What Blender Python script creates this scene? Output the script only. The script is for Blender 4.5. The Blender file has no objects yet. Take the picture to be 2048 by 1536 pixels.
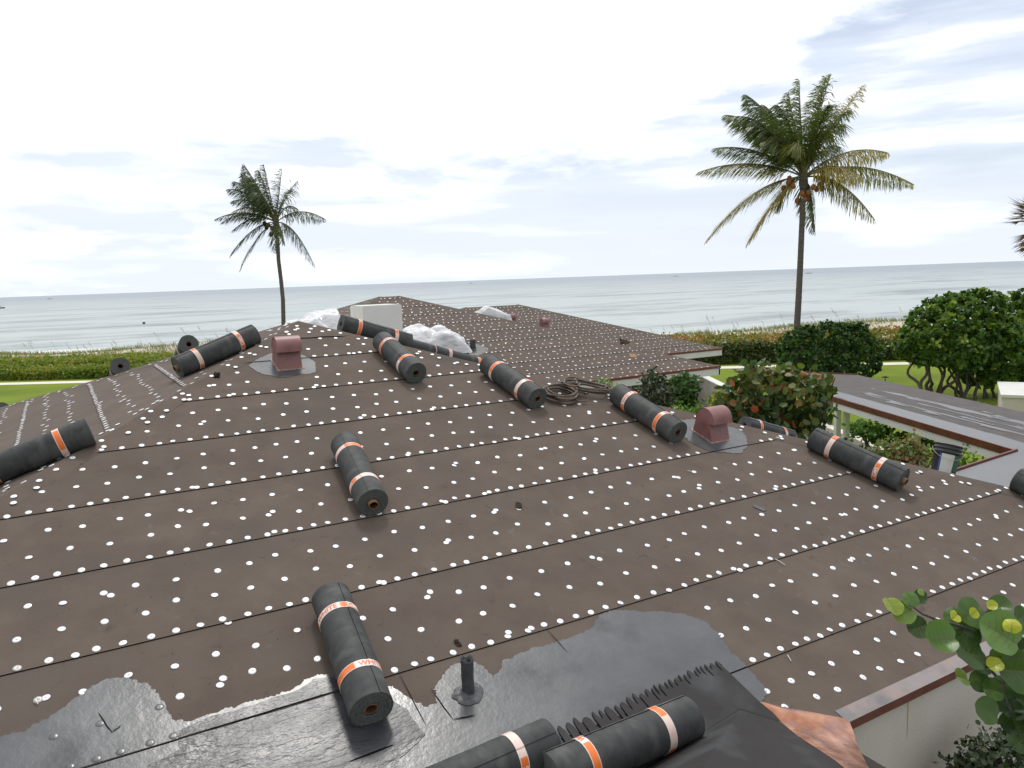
import bpy, bmesh, math, random
import numpy as np
from mathutils import Vector, Matrix, noise as mnoise
from mathutils.geometry import tessellate_polygon
random.seed(7); rng = np.random.default_rng(7)
SC = bpy.context.scene; COL = SC.collection
PI = math.pi

# ------------------------------------------------------------------ camera
F_PX = 1561.8
CZ = 5.75                                   # eye height over the lawn
RGT = Vector((0.865375, -0.499669, -0.038500))
def _cam_axes():
    pitch, roll, yaw = math.radians(7.657), math.radians(-2.0506), math.radians(59.995)
    cp, sp = math.cos(pitch), math.sin(pitch)
    fw = Vector((0, cp, -sp)); u0 = Vector((0, sp, cp)); r0 = Vector((1, 0, 0))
    r = r0*math.cos(roll)+u0*math.sin(roll); up = u0*math.cos(roll)-r0*math.sin(roll)
    ux = Vector((math.sin(yaw), math.cos(yaw), 0)); uy = Vector((-math.cos(yaw), math.sin(yaw), 0))
    t = lambda v: Vector((ux.dot(v), uy.dot(v), v.z))
    return t(r), t(up), t(fw)
CR, CU, CF = _cam_axes()
EYE = Vector((0, 0, CZ))
cd = bpy.data.cameras.new("camera"); cam = bpy.data.objects.new("camera", cd); COL.objects.link(cam)
cd.sensor_width = 36; cd.lens = F_PX/2048*36; cd.clip_start = .05; cd.clip_end = 60000
cam.matrix_world = Matrix(((CR.x, CU.x, -CF.x, 0), (CR.y, CU.y, -CF.y, 0), (CR.z, CU.z, -CF.z, CZ), (0, 0, 0, 1)))
SC.camera = cam

# ------------------------------------------------------------------ world and sun
SUN_EL, SUN_AZ = math.radians(62), math.radians(64)      # azimuth measured from +X
sd = Vector((math.cos(SUN_EL)*math.cos(SUN_AZ), math.cos(SUN_EL)*math.sin(SUN_AZ), math.sin(SUN_EL)))
W = bpy.data.worlds.new("World"); SC.world = W; W.use_nodes = True
nt = W.node_tree; nt.nodes.clear()
def N(t, tree=None, **k):
    n = (tree or nt).nodes.new(t)
    for a, b in k.items(): setattr(n, a, b)
    return n
def L(a, b, tree=None): (tree or nt).links.new(a, b)
def MATH(op, a, b=None, tree=None, clamp=False):
    n = N('ShaderNodeMath', tree, operation=op); n.use_clamp = clamp
    for i, v in enumerate((a, b)):
        if v is None: continue
        if isinstance(v, (int, float)): n.inputs[i].default_value = v
        else: L(v, n.inputs[i], tree)
    return n.outputs[0]
sky = N('ShaderNodeTexSky', sky_type='NISHITA'); sky.sun_disc = False
sky.sun_elevation = SUN_EL; sky.sun_rotation = PI/2-SUN_AZ; sky.altitude = 0; sky.air_density = 1; sky.dust_density = 1.5
tc = N('ShaderNodeTexCoord')
sep = N('ShaderNodeSeparateXYZ'); L(tc.outputs['Generated'], sep.inputs[0])
rt = N('ShaderNodeVectorMath', operation='DOT_PRODUCT'); L(tc.outputs['Generated'], rt.inputs[0]); rt.inputs[1].default_value = (.866, -.5, 0)
mp = N('ShaderNodeMapping'); mp.inputs['Scale'].default_value = (1, 1, 3.6); L(tc.outputs['Generated'], mp.inputs[0])
n1 = N('ShaderNodeTexNoise'); n1.inputs['Scale'].default_value = 4.2; n1.inputs['Detail'].default_value = 9; n1.inputs['Roughness'].default_value = .55; n1.inputs['Distortion'].default_value = .3
L(mp.outputs[0], n1.inputs['Vector'])
mp2 = N('ShaderNodeMapping'); mp2.inputs['Scale'].default_value = (1, 1, 8); mp2.inputs['Location'].default_value = (3.1, 1.7, .4); L(tc.outputs['Generated'], mp2.inputs[0])
n2 = N('ShaderNodeTexNoise'); n2.inputs['Scale'].default_value = 3.2; n2.inputs['Detail'].default_value = 8; n2.inputs['Roughness'].default_value = .5
L(mp2.outputs[0], n2.inputs['Vector'])
zt = MATH('ADD', .205, MATH('MULTIPLY', rt.outputs['Value'], .17))
edge = MATH('SUBTRACT', MATH('ADD', zt, MATH('MULTIPLY', MATH('SUBTRACT', n1.outputs[0], .5), .55)), sep.outputs[2])
low = MATH('MULTIPLY', edge, 14, clamp=True)                       # 1 under the bank of bright cloud
gap = MATH('MULTIPLY', MATH('SUBTRACT', n2.outputs[0], .40), 5, clamp=True)
hz = MATH('MULTIPLY', MATH('SUBTRACT', sep.outputs[2], .0), 7.5, clamp=True)   # milky air near the horizon
open_ = MATH('MULTIPLY', MATH('MULTIPLY', low, gap), MATH('MULTIPLY', hz, MATH('ADD', .72, MATH('MULTIPLY', rt.outputs['Value'], .7), clamp=True)), clamp=True)
streak = MATH('MULTIPLY', MATH('SUBTRACT', n2.outputs[0], .47), 7, clamp=True)
cov = MATH('SUBTRACT', 1, MATH('MULTIPLY', open_, .50))
skys = N('ShaderNodeVectorMath', operation='SCALE'); L(sky.outputs[0], skys.inputs[0]); skys.inputs['Scale'].default_value = 1
cl = N('ShaderNodeMix', data_type='RGBA'); cloudy = MATH('MULTIPLY', low, MATH('SUBTRACT', 1, MATH('MULTIPLY', MATH('MULTIPLY', MATH('SUBTRACT', .47, n2.outputs[0]), 6, clamp=True), .7))); L(cloudy, cl.inputs[0])
cl.inputs[6].default_value = (12.2, 12.3, 12.5, 1); cl.inputs[7].default_value = (8.45, 9.1, 10.4, 1)
mx = N('ShaderNodeMix', data_type='RGBA'); L(cov, mx.inputs[0]); L(skys.outputs[0], mx.inputs[6]); L(cl.outputs[2], mx.inputs[7])
# the unseen sky behind the viewer is dimmed, for contrast on surfaces facing it
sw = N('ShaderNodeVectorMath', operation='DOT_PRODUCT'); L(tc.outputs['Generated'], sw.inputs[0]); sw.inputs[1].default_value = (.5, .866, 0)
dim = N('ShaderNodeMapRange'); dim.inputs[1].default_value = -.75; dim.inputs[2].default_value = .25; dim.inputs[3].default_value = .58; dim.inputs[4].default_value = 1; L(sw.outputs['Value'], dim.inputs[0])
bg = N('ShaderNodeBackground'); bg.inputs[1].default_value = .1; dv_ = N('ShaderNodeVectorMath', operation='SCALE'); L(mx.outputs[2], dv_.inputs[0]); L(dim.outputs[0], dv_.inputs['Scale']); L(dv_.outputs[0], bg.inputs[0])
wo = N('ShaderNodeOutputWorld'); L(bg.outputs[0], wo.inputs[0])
sl = bpy.data.lights.new("sun", 'SUN'); sl.energy = 1.5; sl.angle = math.radians(11); sl.color = (1, .96, .9)
so = bpy.data.objects.new("sun", sl); COL.objects.link(so); so.rotation_euler = sd.to_track_quat('Z', 'Y').to_euler()
vs = SC.view_settings; vs.view_transform = 'Standard'; vs.look = 'None'; vs.exposure = 0.08; vs.gamma = 1; vs.use_curve_mapping = False
SC.cycles.max_bounces = 8; SC.cycles.transparent_max_bounces = 8

# ------------------------------------------------------------------ photo geometry helpers
S = .33078                                   # roof pitch 4 in 12
PK = Vector((2.714, 10.188, CZ-3.8326+S*10.188))      # top of the near roof
ZE = CZ-2.85                                 # eaves
def ray(x, y): return CR*((x-1024)/F_PX)-CU*((y-768)/F_PX)+CF
def hit(x, y, n, p, off=0.0):
    n = Vector(n).normalized(); v = ray(x, y); return EYE+v*(((Vector(p)-EYE).dot(n)+off)/v.dot(n))
NM = Vector((0, -S, 1)).normalized(); NL = Vector((-S, 0, 1)).normalized(); NR = Vector((S, 0, 1)).normalized(); NB = Vector((0, S, 1)).normalized()
def on_main(x, y, off=0): return hit(x, y, NM, PK, off)
def on_left(x, y, off=0): return hit(x, y, NL, PK, off)
def on_right(x, y, off=0): return hit(x, y, NR, PK, off)
def on_back(x, y, off=0): return hit(x, y, NB, PK, off)
def at_z(x, y, z): return hit(x, y, (0, 0, 1), (0, 0, z))
def at_y(x, y, v): return hit(x, y, (0, 1, 0), (0, v, 0))
def at_x(x, y, v): return hit(x, y, (1, 0, 0), (v, 0, 0))
def at_d(x, y, d): return EYE+ray(x, y)*d
def proj(p):
    q = Vector(p)-EYE; d = q.dot(CF)
    return 1024+F_PX*q.dot(CR)/d, 768-F_PX*q.dot(CU)/d, d

# ------------------------------------------------------------------ materials
def mat(name, c1, c2=None, scale=4, rough=.7, metal=0, bump=0, bscale=30, spec=.4, detail=6, stretch=(1, 1, 1), r2=None, ramp=(.3, .7), coat=0, c3=None, s3=1.0, specks=False, bdet=5):
    m = bpy.data.materials.new(name); m.use_nodes = True; t = m.node_tree
    b = t.nodes['Principled BSDF']; b.inputs['Roughness'].default_value = rough; b.inputs['Metallic'].default_value = metal
    b.inputs['Specular IOR Level'].default_value = spec; b.inputs['Coat Weight'].default_value = coat
    c4 = lambda c: (c[0], c[1], c[2], 1)
    b.inputs['Base Color'].default_value = c4(c1)
    g = N('ShaderNodeNewGeometry', t)
    tcn = N('ShaderNodeTexCoord', t)
    mpn = N('ShaderNodeMapping', t); mpn.inputs['Scale'].default_value = stretch; L(tcn.outputs['Object'], mpn.inputs[0], t)
    if c2 is not None:
        nn = N('ShaderNodeTexNoise', t); nn.inputs['Scale'].default_value = scale; nn.inputs['Detail'].default_value = detail; nn.inputs['Roughness'].default_value = .6
        L(mpn.outputs[0], nn.inputs['Vector'], t)
        mr = N('ShaderNodeMapRange', t); mr.inputs[1].default_value = ramp[0]; mr.inputs[2].default_value = ramp[1]; L(nn.outputs[0], mr.inputs[0], t)
        mixn = N('ShaderNodeMix', t, data_type='RGBA'); L(mr.outputs[0], mixn.inputs[0], t)
        mixn.inputs[6].default_value = c4(c1); mixn.inputs[7].default_value = c4(c2)
        out = mixn.outputs[2]
        if c3 is not None:
            n3 = N('ShaderNodeTexNoise', t); n3.inputs['Scale'].default_value = s3; n3.inputs['Detail'].default_value = 4
            L(mpn.outputs[0], n3.inputs['Vector'], t)
            m3 = N('ShaderNodeMapRange', t); m3.inputs[1].default_value = .52; m3.inputs[2].default_value = .72; L(n3.outputs[0], m3.inputs[0], t)
            x3 = N('ShaderNodeMix', t, data_type='RGBA'); L(m3.outputs[0], x3.inputs[0], t); L(out, x3.inputs[6], t); x3.inputs[7].default_value = c4(c3)
            out = x3.outputs[2]
        if specks:
            for sc_, lo_, hi_, col_, amt in ((38, .70, .76, (.03, .026, .024), .8), (9, .66, .80, (.045, .04, .037), .6), (6.3, .68, .80, (.17, .165, .16), .4), (120, .68, .74, (.19, .17, .15), .5)):
                nq = N('ShaderNodeTexNoise', t); nq.inputs['Scale'].default_value = sc_; nq.inputs['Detail'].default_value = 3; nq.inputs['Distortion'].default_value = .8; L(mpn.outputs[0], nq.inputs['Vector'], t)
                mq = N('ShaderNodeMapRange', t); mq.inputs[1].default_value = lo_; mq.inputs[2].default_value = hi_; mq.inputs[4].default_value = amt; L(nq.outputs[0], mq.inputs[0], t)
                xq = N('ShaderNodeMix', t, data_type='RGBA'); L(mq.outputs[0], xq.inputs[0], t); L(out, xq.inputs[6], t); xq.inputs[7].default_value = c4(col_); out = xq.outputs[2]
        L(out, b.inputs['Base Color'], t)
        if r2 is not None:
            mq = N('ShaderNodeMapRange', t); mq.inputs[1].default_value = ramp[0]; mq.inputs[2].default_value = ramp[1]; mq.inputs[3].default_value = rough; mq.inputs[4].default_value = r2
            L(nn.outputs[0], mq.inputs[0], t); L(mq.outputs[0], b.inputs['Roughness'], t)
    if bump:
        nb = N('ShaderNodeTexNoise', t); nb.inputs['Scale'].default_value = bscale; nb.inputs['Detail'].default_value = bdet; nb.inputs['Roughness'].default_value = .65
        L(mpn.outputs[0], nb.inputs['Vector'], t)
        bn = N('ShaderNodeBump', t); bn.inputs['Strength'].default_value = 1; bn.inputs['Distance'].default_value = bump
        L(nb.outputs[0], bn.inputs['Height'], t); L(bn.outputs[0], b.inputs['Normal'], t)
    return m

def leaf_mat(name, cols, rough=.45, trans=.35, spec=.4):
    """leaf colour picked per leaf from UV.x"""
    m = bpy.data.materials.new(name); m.use_nodes = True; t = m.node_tree
    b = t.nodes['Principled BSDF']; o = t.nodes['Material Output']
    uv = N('ShaderNodeUVMap', t); sx = N('ShaderNodeSeparateXYZ', t); L(uv.outputs[0], sx.inputs[0], t)
    cr = N('ShaderNodeValToRGB', t); L(sx.outputs[0], cr.inputs[0], t)
    e = cr.color_ramp.elements
    while len(e) < len(cols): e.new(.5)
    for i, (p, c) in enumerate(cols): e[i].position = p; e[i].color = (c[0], c[1], c[2], 1)
    L(cr.outputs[0], b.inputs['Base Color'], t)
    b.inputs['Roughness'].default_value = rough; b.inputs['Specular IOR Level'].default_value = spec
    tr = N('ShaderNodeBsdfTranslucent', t)
    sc_ = N('ShaderNodeMix', t, data_type='RGBA', blend_type='MULTIPLY'); sc_.inputs[0].default_value = 1
    L(cr.outputs[0], sc_.inputs[6], t); sc_.inputs[7].default_value = (1.3, 1.35, .7, 1); L(sc_.outputs[2], tr.inputs[0], t)
    ms = N('ShaderNodeMixShader', t); ms.inputs[0].default_value = trans
    L(b.outputs[0], ms.inputs[1], t); L(tr.outputs[0], ms.inputs[2], t); L(ms.outputs[0], o.inputs[0], t)
    return m

M = {}
M['felt'] = mat('felt', (.099, .077, .063), (.130, .103, .085), 3.2, .92, bump=.0011, bscale=160, spec=.25, c3=(.092, .076, .065), s3=1.1, specks=True)
M['felt_b'] = mat('felt_b', (.092, .072, .059), (.122, .097, .080), 2.6, .92, bump=.0011, bscale=160, spec=.25, c3=(.104, .086, .073), s3=1.3, specks=True)
M['felt_edge'] = mat('felt_edge', (.006, .0055, .005), rough=.9, spec=.1)
M['deck'] = mat('deck', (.03, .026, .022), rough=.9)
M['tar'] = mat('tar', (.052, .056, .063), (.088, .094, .102), 1.8, .20, bump=.0020, bscale=13, spec=.6, r2=.36, stretch=(1, 1, 1), c3=(.035, .038, .042), s3=2.7, detail=9, bdet=3)
M['tar_wet'] = mat('tar_wet', (.026, .028, .032), (.045, .048, .054), 5, .27, bump=.006, bscale=20, spec=.5, r2=.42, stretch=(.45, 1, 1), bdet=3)
M['tar_matte'] = mat('tar_matte', (.045, .046, .048), (.090, .094, .10), 9, .34, bump=.003, bscale=60, spec=.55, r2=.55)
M['sheet'] = mat('sheet', (.022, .020, .020), (.036, .034, .034), 2.4, .55, bump=.0022, bscale=12, spec=.22, r2=.7, c3=(.060, .064, .068), s3=2.2)
M['tag'] = mat('tag', (.86, .87, .90), (.70, .71, .74), 40, .35, metal=.25, spec=.6)
M['tag_old'] = mat('tag_old', (.55, .53, .49), (.36, .36, .35), 60, .45, metal=.3, spec=.5)
M['nail'] = mat('nail', (.05, .05, .05), rough=.5)
M['roll'] = mat('roll', (.034, .036, .038), (.062, .064, .064), 9, .62, bump=.0012, bscale=80, spec=.28, c3=(.098, .10, .098), s3=4, stretch=(1.6, 1, 1), detail=9)
M['roll_end'] = mat('roll_end', (.075, .083, .081), (.135, .145, .142), 60, .85, bump=.002, bscale=90, spec=.2)
M['core'] = mat('core', (.34, .20, .105), (.24, .13, .07), 12, .85); M['core_in_shade'] = mat('core_in_shade', (.10, .048, .024), (.07, .03, .016), 12, .9)  # tube inside is the cardboard colour darkened, shade put into the colour
M['shade_tar'] = mat('shade_tar', (.03, .016, .01), rough=.9)  # painted shade deep inside tubes; also the black of tar and offcuts
M['band_white'] = mat('band_white', (.74, .70, .68), (.80, .66, .60), 9, .4, spec=.5)
M['band_orange'] = mat('band_orange', (.84, .17, .02), (.82, .22, .06), 9, .4, spec=.5)
M['band_pink'] = mat('band_pink', (.78, .50, .40), (.80, .66, .60), 14, .4)
M['ink_orange'] = mat('ink_orange', (.82, .17, .05), rough=.45)
M['ink_white'] = mat('ink_white', (.88, .80, .76), rough=.45)
M['vent'] = mat('vent', (.21, .085, .082), (.30, .145, .145), 5, .42, bump=.0008, bscale=12, spec=.5, r2=.5)
M['vent_base'] = mat('vent_base', (.45, .36, .31), (.2, .09, .08), 18, .6)
M['lead'] = mat('lead', (.10, .105, .11), (.045, .046, .05), 14, .45, metal=.3, bump=.004, bscale=25)
M['white'] = mat('white', (.70, .71, .68), (.62, .63, .60), 2, .7, bump=.0015, bscale=20, spec=.3)
M['chimney'] = mat('chimney', (.84, .84, .82), (.79, .79, .77), 3, .85, bump=.002, bscale=20, spec=.2)
M['stucco'] = mat('stucco', (.64, .59, .55), (.58, .53, .49), 1.7, .9, bump=.003, bscale=60, spec=.2, c3=(.50, .47, .42), s3=.8)
M['fascia_red'] = mat('fascia_red', (.13, .035, .028), (.20, .06, .045), 8, .5)
M['copper_dark'] = mat('copper_dark', (.20, .075, .035), (.11, .038, .018), 4, .5, metal=.45, spec=.5, stretch=(1, 1, 3))
M['copper_edge'] = mat('copper_edge', (.24, .11, .09), (.16, .055, .045), 5, .45, metal=.4)
M['flange'] = mat('flange', (.24, .235, .24), (.30, .22, .20), 6, .5, metal=.25, r2=.4, c3=(.16, .16, .165), s3=4)
M['copper'] = mat('copper', (.68, .38, .27), (.33, .14, .08), 3.2, .26, metal=.85, bump=.006, bscale=7, c3=(.30, .17, .15), s3=9, ramp=(.42, .66), detail=3)
M['plastic'] = mat('plastic', (.70, .71, .73), (.46, .48, .51), 2.6, .16, spec=.7, bump=.008, bscale=7, ramp=(.46, .66), stretch=(1, 1, 2.2), c3=(.36, .38, .40), s3=3.3)
M['hose'] = mat('hose', (.17, .12, .085), (.07, .052, .045), 9, .5, spec=.4)
M['bucket'] = mat('bucket', (.022, .023, .026), (.05, .05, .055), 12, .4, spec=.5)
M['lab_white'] = mat('lab_white', (.62, .64, .60), (.50, .53, .50), 8, .5)
M['lab_green'] = mat('lab_green', (.045, .13, .07), rough=.5); M['lab_blue'] = mat('lab_blue', (.03, .10, .28), rough=.5)
M['canopy_felt'] = mat('canopy_felt', (.105, .095, .093), (.075, .068, .067), 3, .8, bump=.002, bdet=1, bscale=30, spec=.3)
M['canopy_tar'] = mat('canopy_tar', (.13, .135, .145), (.17, .175, .185), 4, .36, spec=.4, r2=.45)
M['lawn'] = mat('lawn', (.135, .190, .018), (.185, .240, .030), .35, .9, bump=.03, bscale=18, spec=.1, c3=(.105, .155, .018), s3=.12)
M['path'] = mat('path', (.72, .68, .58), (.62, .58, .50), 1, .9)
M['sand'] = mat('sand', (.55, .50, .42), (.42, .38, .31), .6, .95, bump=.05, bscale=1.2)
M['soil'] = mat('soil', (.03, .028, .018), (.055, .06, .02), 2, .95)
M['bark'] = mat('bark', (.075, .058, .052), (.13, .11, .10), 5, .9, bump=.02, bscale=14, stretch=(1, 1, 3))
M['palmbark'] = mat('palmbark', (.16, .135, .12), (.085, .07, .062), 2, .9, bump=.03, bscale=5, stretch=(.3, .3, 7))
M['glass'] = mat('glass', (.06, .07, .08), (.10, .11, .12), 2, .12, spec=.7)
M['coconut'] = mat('coconut', (.42, .15, .035), (.26, .09, .03), 3, .5)
M['coconut_dark'] = mat('coconut_dark', (.10, .06, .025), (.06, .05, .02), 3, .6)
M['hull'] = mat('hull', (.8, .8, .8), rough=.4); M['hull_dark'] = mat('hull_dark', (.05, .06, .07), rough=.4)
M['bronze'] = mat('bronze', (.03, .035, .025), rough=.5)
M['rust'] = mat('rust', (.50, .42, .29), (.42, .33, .20), 9, .9)
LM = {}
LM['palm'] = leaf_mat('palm_leaf', [(0, (.055, .090, .030)), (.4, (.12, .16, .045)), (.7, (.28, .27, .08)), (1, (.50, .38, .14))], .36, .38, .6)
LM['palm_dark'] = leaf_mat('palm_leaf_dark', [(0, (.055, .085, .05)), (.6, (.11, .145, .07)), (.9, (.12, .13, .05)), (1, (.25, .22, .08))], .45, .22)
LM['palm_dead'] = leaf_mat('palm_leaf_dry', [(0, (.10, .065, .035)), (.5, (.17, .09, .05)), (1, (.10, .12, .04))], .6, .2)
LM['clusia'] = leaf_mat('clusia', [(0, (.032, .085, .016)), (.45, (.070, .150, .022)), (.75, (.14, .23, .030)), (1, (.28, .36, .06))], .4, .28)
LM['clusia2'] = leaf_mat('clusia2', [(0, (.024, .066, .018)), (.5, (.045, .110, .022)), (.85, (.085, .165, .03)), (1, (.16, .23, .05))], .4, .25)
LM['grape'] = leaf_mat('grape', [(0, (.030, .065, .022)), (.5, (.070, .120, .030)), (.72, (.14, .17, .04)), (.86, (.24, .16, .05)), (.95, (.30, .11, .05)), (1, (.42, .10, .04))], .45, .3)
LM['grape_near'] = leaf_mat('grape_near', [(0, (.018, .050, .010)), (.4, (.050, .112, .018)), (.62, (.125, .235, .06)), (.8, (.20, .29, .03)), (1, (.52, .53, .03))], .36, .3, .5)
LM['hedge'] = leaf_mat('hedge_leaf', [(0, (.07, .14, .014)), (.45, (.15, .23, .022)), (.8, (.28, .29, .04)), (1, (.40, .28, .08))], .5, .35)
LM['hedge_dark'] = leaf_mat('hedge_dark', [(0, (.040, .070, .018)), (.7, (.085, .120, .028)), (1, (.11, .11, .03))], .5, .2)
LM['hedge_red'] = leaf_mat('hedge_red', [(0, (.07, .13, .02)), (.4, (.17, .19, .03)), (.7, (.32, .22, .045)), (1, (.38, .15, .05))], .5, .3)
LM['dune'] = leaf_mat('dune_grass', [(0, (.11, .15, .04)), (.6, (.20, .22, .08)), (1, (.36, .31, .18))], .6, .3)
LM['oats'] = leaf_mat('sea_oats', [(0, (.22, .17, .10)), (1, (.34, .27, .17))], .7, .3)
LM['vari'] = leaf_mat('variegated', [(0, (.08, .14, .045)), (.6, (.20, .27, .13)), (1, (.42, .46, .28))], .5, .3)
LM['pink'] = leaf_mat('pinkish', [(0, (.06, .13, .03)), (.5, (.15, .21, .05)), (.8, (.30, .28, .14)), (1, (.32, .13, .10))], .5, .3)
LM['yellow'] = leaf_mat('yellow', [(0, (.72, .44, .01)), (1, (.82, .56, .02))], .5, .35)
LM['ivy'] = leaf_mat('ivy', [(0, (.022, .042, .020)), (.7, (.045, .07, .030)), (1, (.12, .13, .08))], .5, .2)
LM['green'] = leaf_mat('green_leaf', [(0, (.04, .11, .015)), (.6, (.085, .18, .022)), (1, (.17, .27, .05))], .5, .3)

# ------------------------------------------------------------------ mesh builder
def tagp(o, label=None, cat=None, group=None, kind=None):
    for k, v in (('label', label), ('category', cat), ('group', group), ('kind', kind)):
        if v: o[k] = v
    return o
class MB:
    def __init__(s): s.v = []; s.f = []; s.m = []; s.mats = []; s.smooth = []
    def mi(s, m):
        if m not in s.mats: s.mats.append(m)
        return s.mats.index(m)
    def face(s, pts, m, smooth=False):
        b = len(s.v); s.v.extend([tuple(p) for p in pts]); s.f.append(tuple(range(b, b+len(pts)))); s.m.append(s.mi(m)); s.smooth.append(smooth)
    def grid(s, rows, m, smooth=True, closed=False, flip=False):
        b = len(s.v); nr, nc = len(rows), len(rows[0])
        for r in rows: s.v.extend([tuple(p) for p in r])
        k = s.mi(m)
        for i in range(nr-1):
            for j in range(nc if closed else nc-1):
                j2 = (j+1) % nc
                q = (b+i*nc+j, b+i*nc+j2, b+(i+1)*nc+j2, b+(i+1)*nc+j)
                s.f.append(q[::-1] if flip else q); s.m.append(k); s.smooth.append(smooth)
    def box(s, lo, hi, m, T=None):
        x0, y0, z0 = lo; x1, y1, z1 = hi
        P = [Vector(p) for p in ((x0, y0, z0), (x1, y0, z0), (x1, y1, z0), (x0, y1, z0), (x0, y0, z1), (x1, y0, z1), (x1, y1, z1), (x0, y1, z1))]
        if T is not None: P = [T @ p for p in P]
        b = len(s.v); s.v.extend([tuple(p) for p in P]); k = s.mi(m)
        for q in ((0, 3, 2, 1), (4, 5, 6, 7), (0, 1, 5, 4), (1, 2, 6, 5), (2, 3, 7, 6), (3, 0, 4, 7)):
            s.f.append(tuple(b+i for i in q)); s.m.append(k); s.smooth.append(False)
    def prism(s, poly, d, m):
        """polygon of 3D points extruded by vector d"""
        d = Vector(d); A = [Vector(p) for p in poly]; B = [p+d for p in A]; n = len(A)
        s.poly(A[::-1], m); s.poly(B, m)
        for i in range(n): s.face([A[i], A[(i+1) % n], B[(i+1) % n], B[i]], m)
    def poly(s, P, m, smooth=False):
        P = [Vector(p) for p in P]
        if len(P) < 3: return
        b = len(s.v); s.v.extend([tuple(p) for p in P]); k = s.mi(m)
        if len(P) <= 4: s.f.append(tuple(range(b, b+len(P)))); s.m.append(k); s.smooth.append(smooth); return
        nrm = Vector((0, 0, 0))
        for i in range(len(P)): nrm += P[i].cross(P[(i+1) % len(P)])
        for t in tessellate_polygon([P]):
            a, c, d = (P[i] for i in t)
            if (c-a).cross(d-a).dot(nrm) < 0: t = t[::-1]
            s.f.append(tuple(b+i for i in t)); s.m.append(k); s.smooth.append(smooth)
    def tube(s, pts, rad, m, n=10, cap=True):
        pts = [Vector(p) for p in pts]; R = rad if isinstance(rad, (list, tuple)) else [rad]*len(pts)
        rows = []; up = Vector((0, 0, 1)); prev = None
        for i, p in enumerate(pts):
            d = (pts[min(i+1, len(pts)-1)]-pts[max(i-1, 0)]).normalized()
            if prev is None:
                a = d.cross(up if abs(d.z) < .95 else Vector((1, 0, 0))).normalized()
            else: a = (prev-d*prev.dot(d)).normalized()
            prev = a; c = d.cross(a)
            rows.append([p+(a*math.cos(2*PI*j/n)+c*math.sin(2*PI*j/n))*R[i] for j in range(n)])
        s.grid(rows, m, closed=True)
        if cap: s.face(rows[0][::-1], m); s.face(rows[-1], m)
    def build(s, name, parent=None, loc=None):
        me = bpy.data.meshes.new(name); me.from_pydata(s.v, [], s.f)
        for m in s.mats: me.materials.append(m)
        me.polygons.foreach_set('material_index', s.m); me.polygons.foreach_set('use_smooth', s.smooth); me.update()
        o = bpy.data.objects.new(name, me); COL.objects.link(o)
        if parent: o.parent = parent
        return o
def empty(name, loc=(0, 0, 0), rot=None):
    o = bpy.data.objects.new(name, None); COL.objects.link(o); o.location = loc; o.empty_display_size = .1
    if rot is not None: o.rotation_euler = rot
    return o
def rot_mesh(o, loc):
    """move mesh data so that the object's origin sits at loc"""
    o.data.transform(Matrix.Translation(-Vector(loc))); o.location = loc; return o
def copy_tree(o, parent=None):
    c = o.copy(); COL.objects.link(c); c.parent = parent
    for ch in list(o.children): copy_tree(ch, c)
    return c

# ---- leaves, built in bulk
LEAF = np.array([(0, 0, 0), (-.42, .28, .10), (-.46, .68, .13), (0, 1, .02), (.46, .68, .13), (.42, .28, .10)])
ROUND = np.array([(0, .02, 0), (-.50, .22, .07), (-.52, .72, .09), (0, 1, .0), (.52, .72, .09), (.50, .22, .07)])
BLADE = np.array([(0, 0, 0), (-.5, .1, .0), (-.4, .6, .0), (0, 1, 0), (.4, .6, .0), (.5, .1, .0)])
def leaves(name, m, P, D, Nn, ln, wd, tint, parent=None, shape=LEAF):
    P = np.asarray(P, float); D = np.asarray(D, float); Nn = np.asarray(Nn, float); n = len(P)
    D /= np.linalg.norm(D, axis=1, keepdims=True)+1e-9
    X = np.cross(D, Nn); X /= np.linalg.norm(X, axis=1, keepdims=True)+1e-9; Z = np.cross(X, D)
    ln = np.broadcast_to(ln, (n,)); wd = np.broadcast_to(wd, (n,))
    V = P[:, None]+X[:, None]*(shape[None, :, 0:1]*wd[:, None, None])+D[:, None]*(shape[None, :, 1:2]*ln[:, None, None])+Z[:, None]*(shape[None, :, 2:3]*wd[:, None, None])
    me = bpy.data.meshes.new(name); me.vertices.add(n*6); me.vertices.foreach_set('co', V.reshape(-1).astype(np.float32))
    base = (np.arange(n)*6)[:, None]; li = np.concatenate([base+np.array([[0, 3, 2, 1]]), base+np.array([[0, 5, 4, 3]])], 1).reshape(-1)
    me.loops.add(n*8); me.loops.foreach_set('vertex_index', li.astype(np.int32))
    me.polygons.add(n*2); me.polygons.foreach_set('loop_start', (np.arange(n*2)*4).astype(np.int32)); me.polygons.foreach_set('loop_total', np.full(n*2, 4, np.int32))
    uv = me.uv_layers.new(name='UVMap'); t = np.repeat(np.clip(np.broadcast_to(tint, (n,)), .001, .999), 8)
    uv.data.foreach_set('uv', np.stack([t, np.full(n*8, .5)], 1).reshape(-1).astype(np.float32))
    me.materials.append(m); me.update(calc_edges=True); me.validate()
    o = bpy.data.objects.new(name, me); COL.objects.link(o)
    if parent: o.parent = parent
    return o
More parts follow.
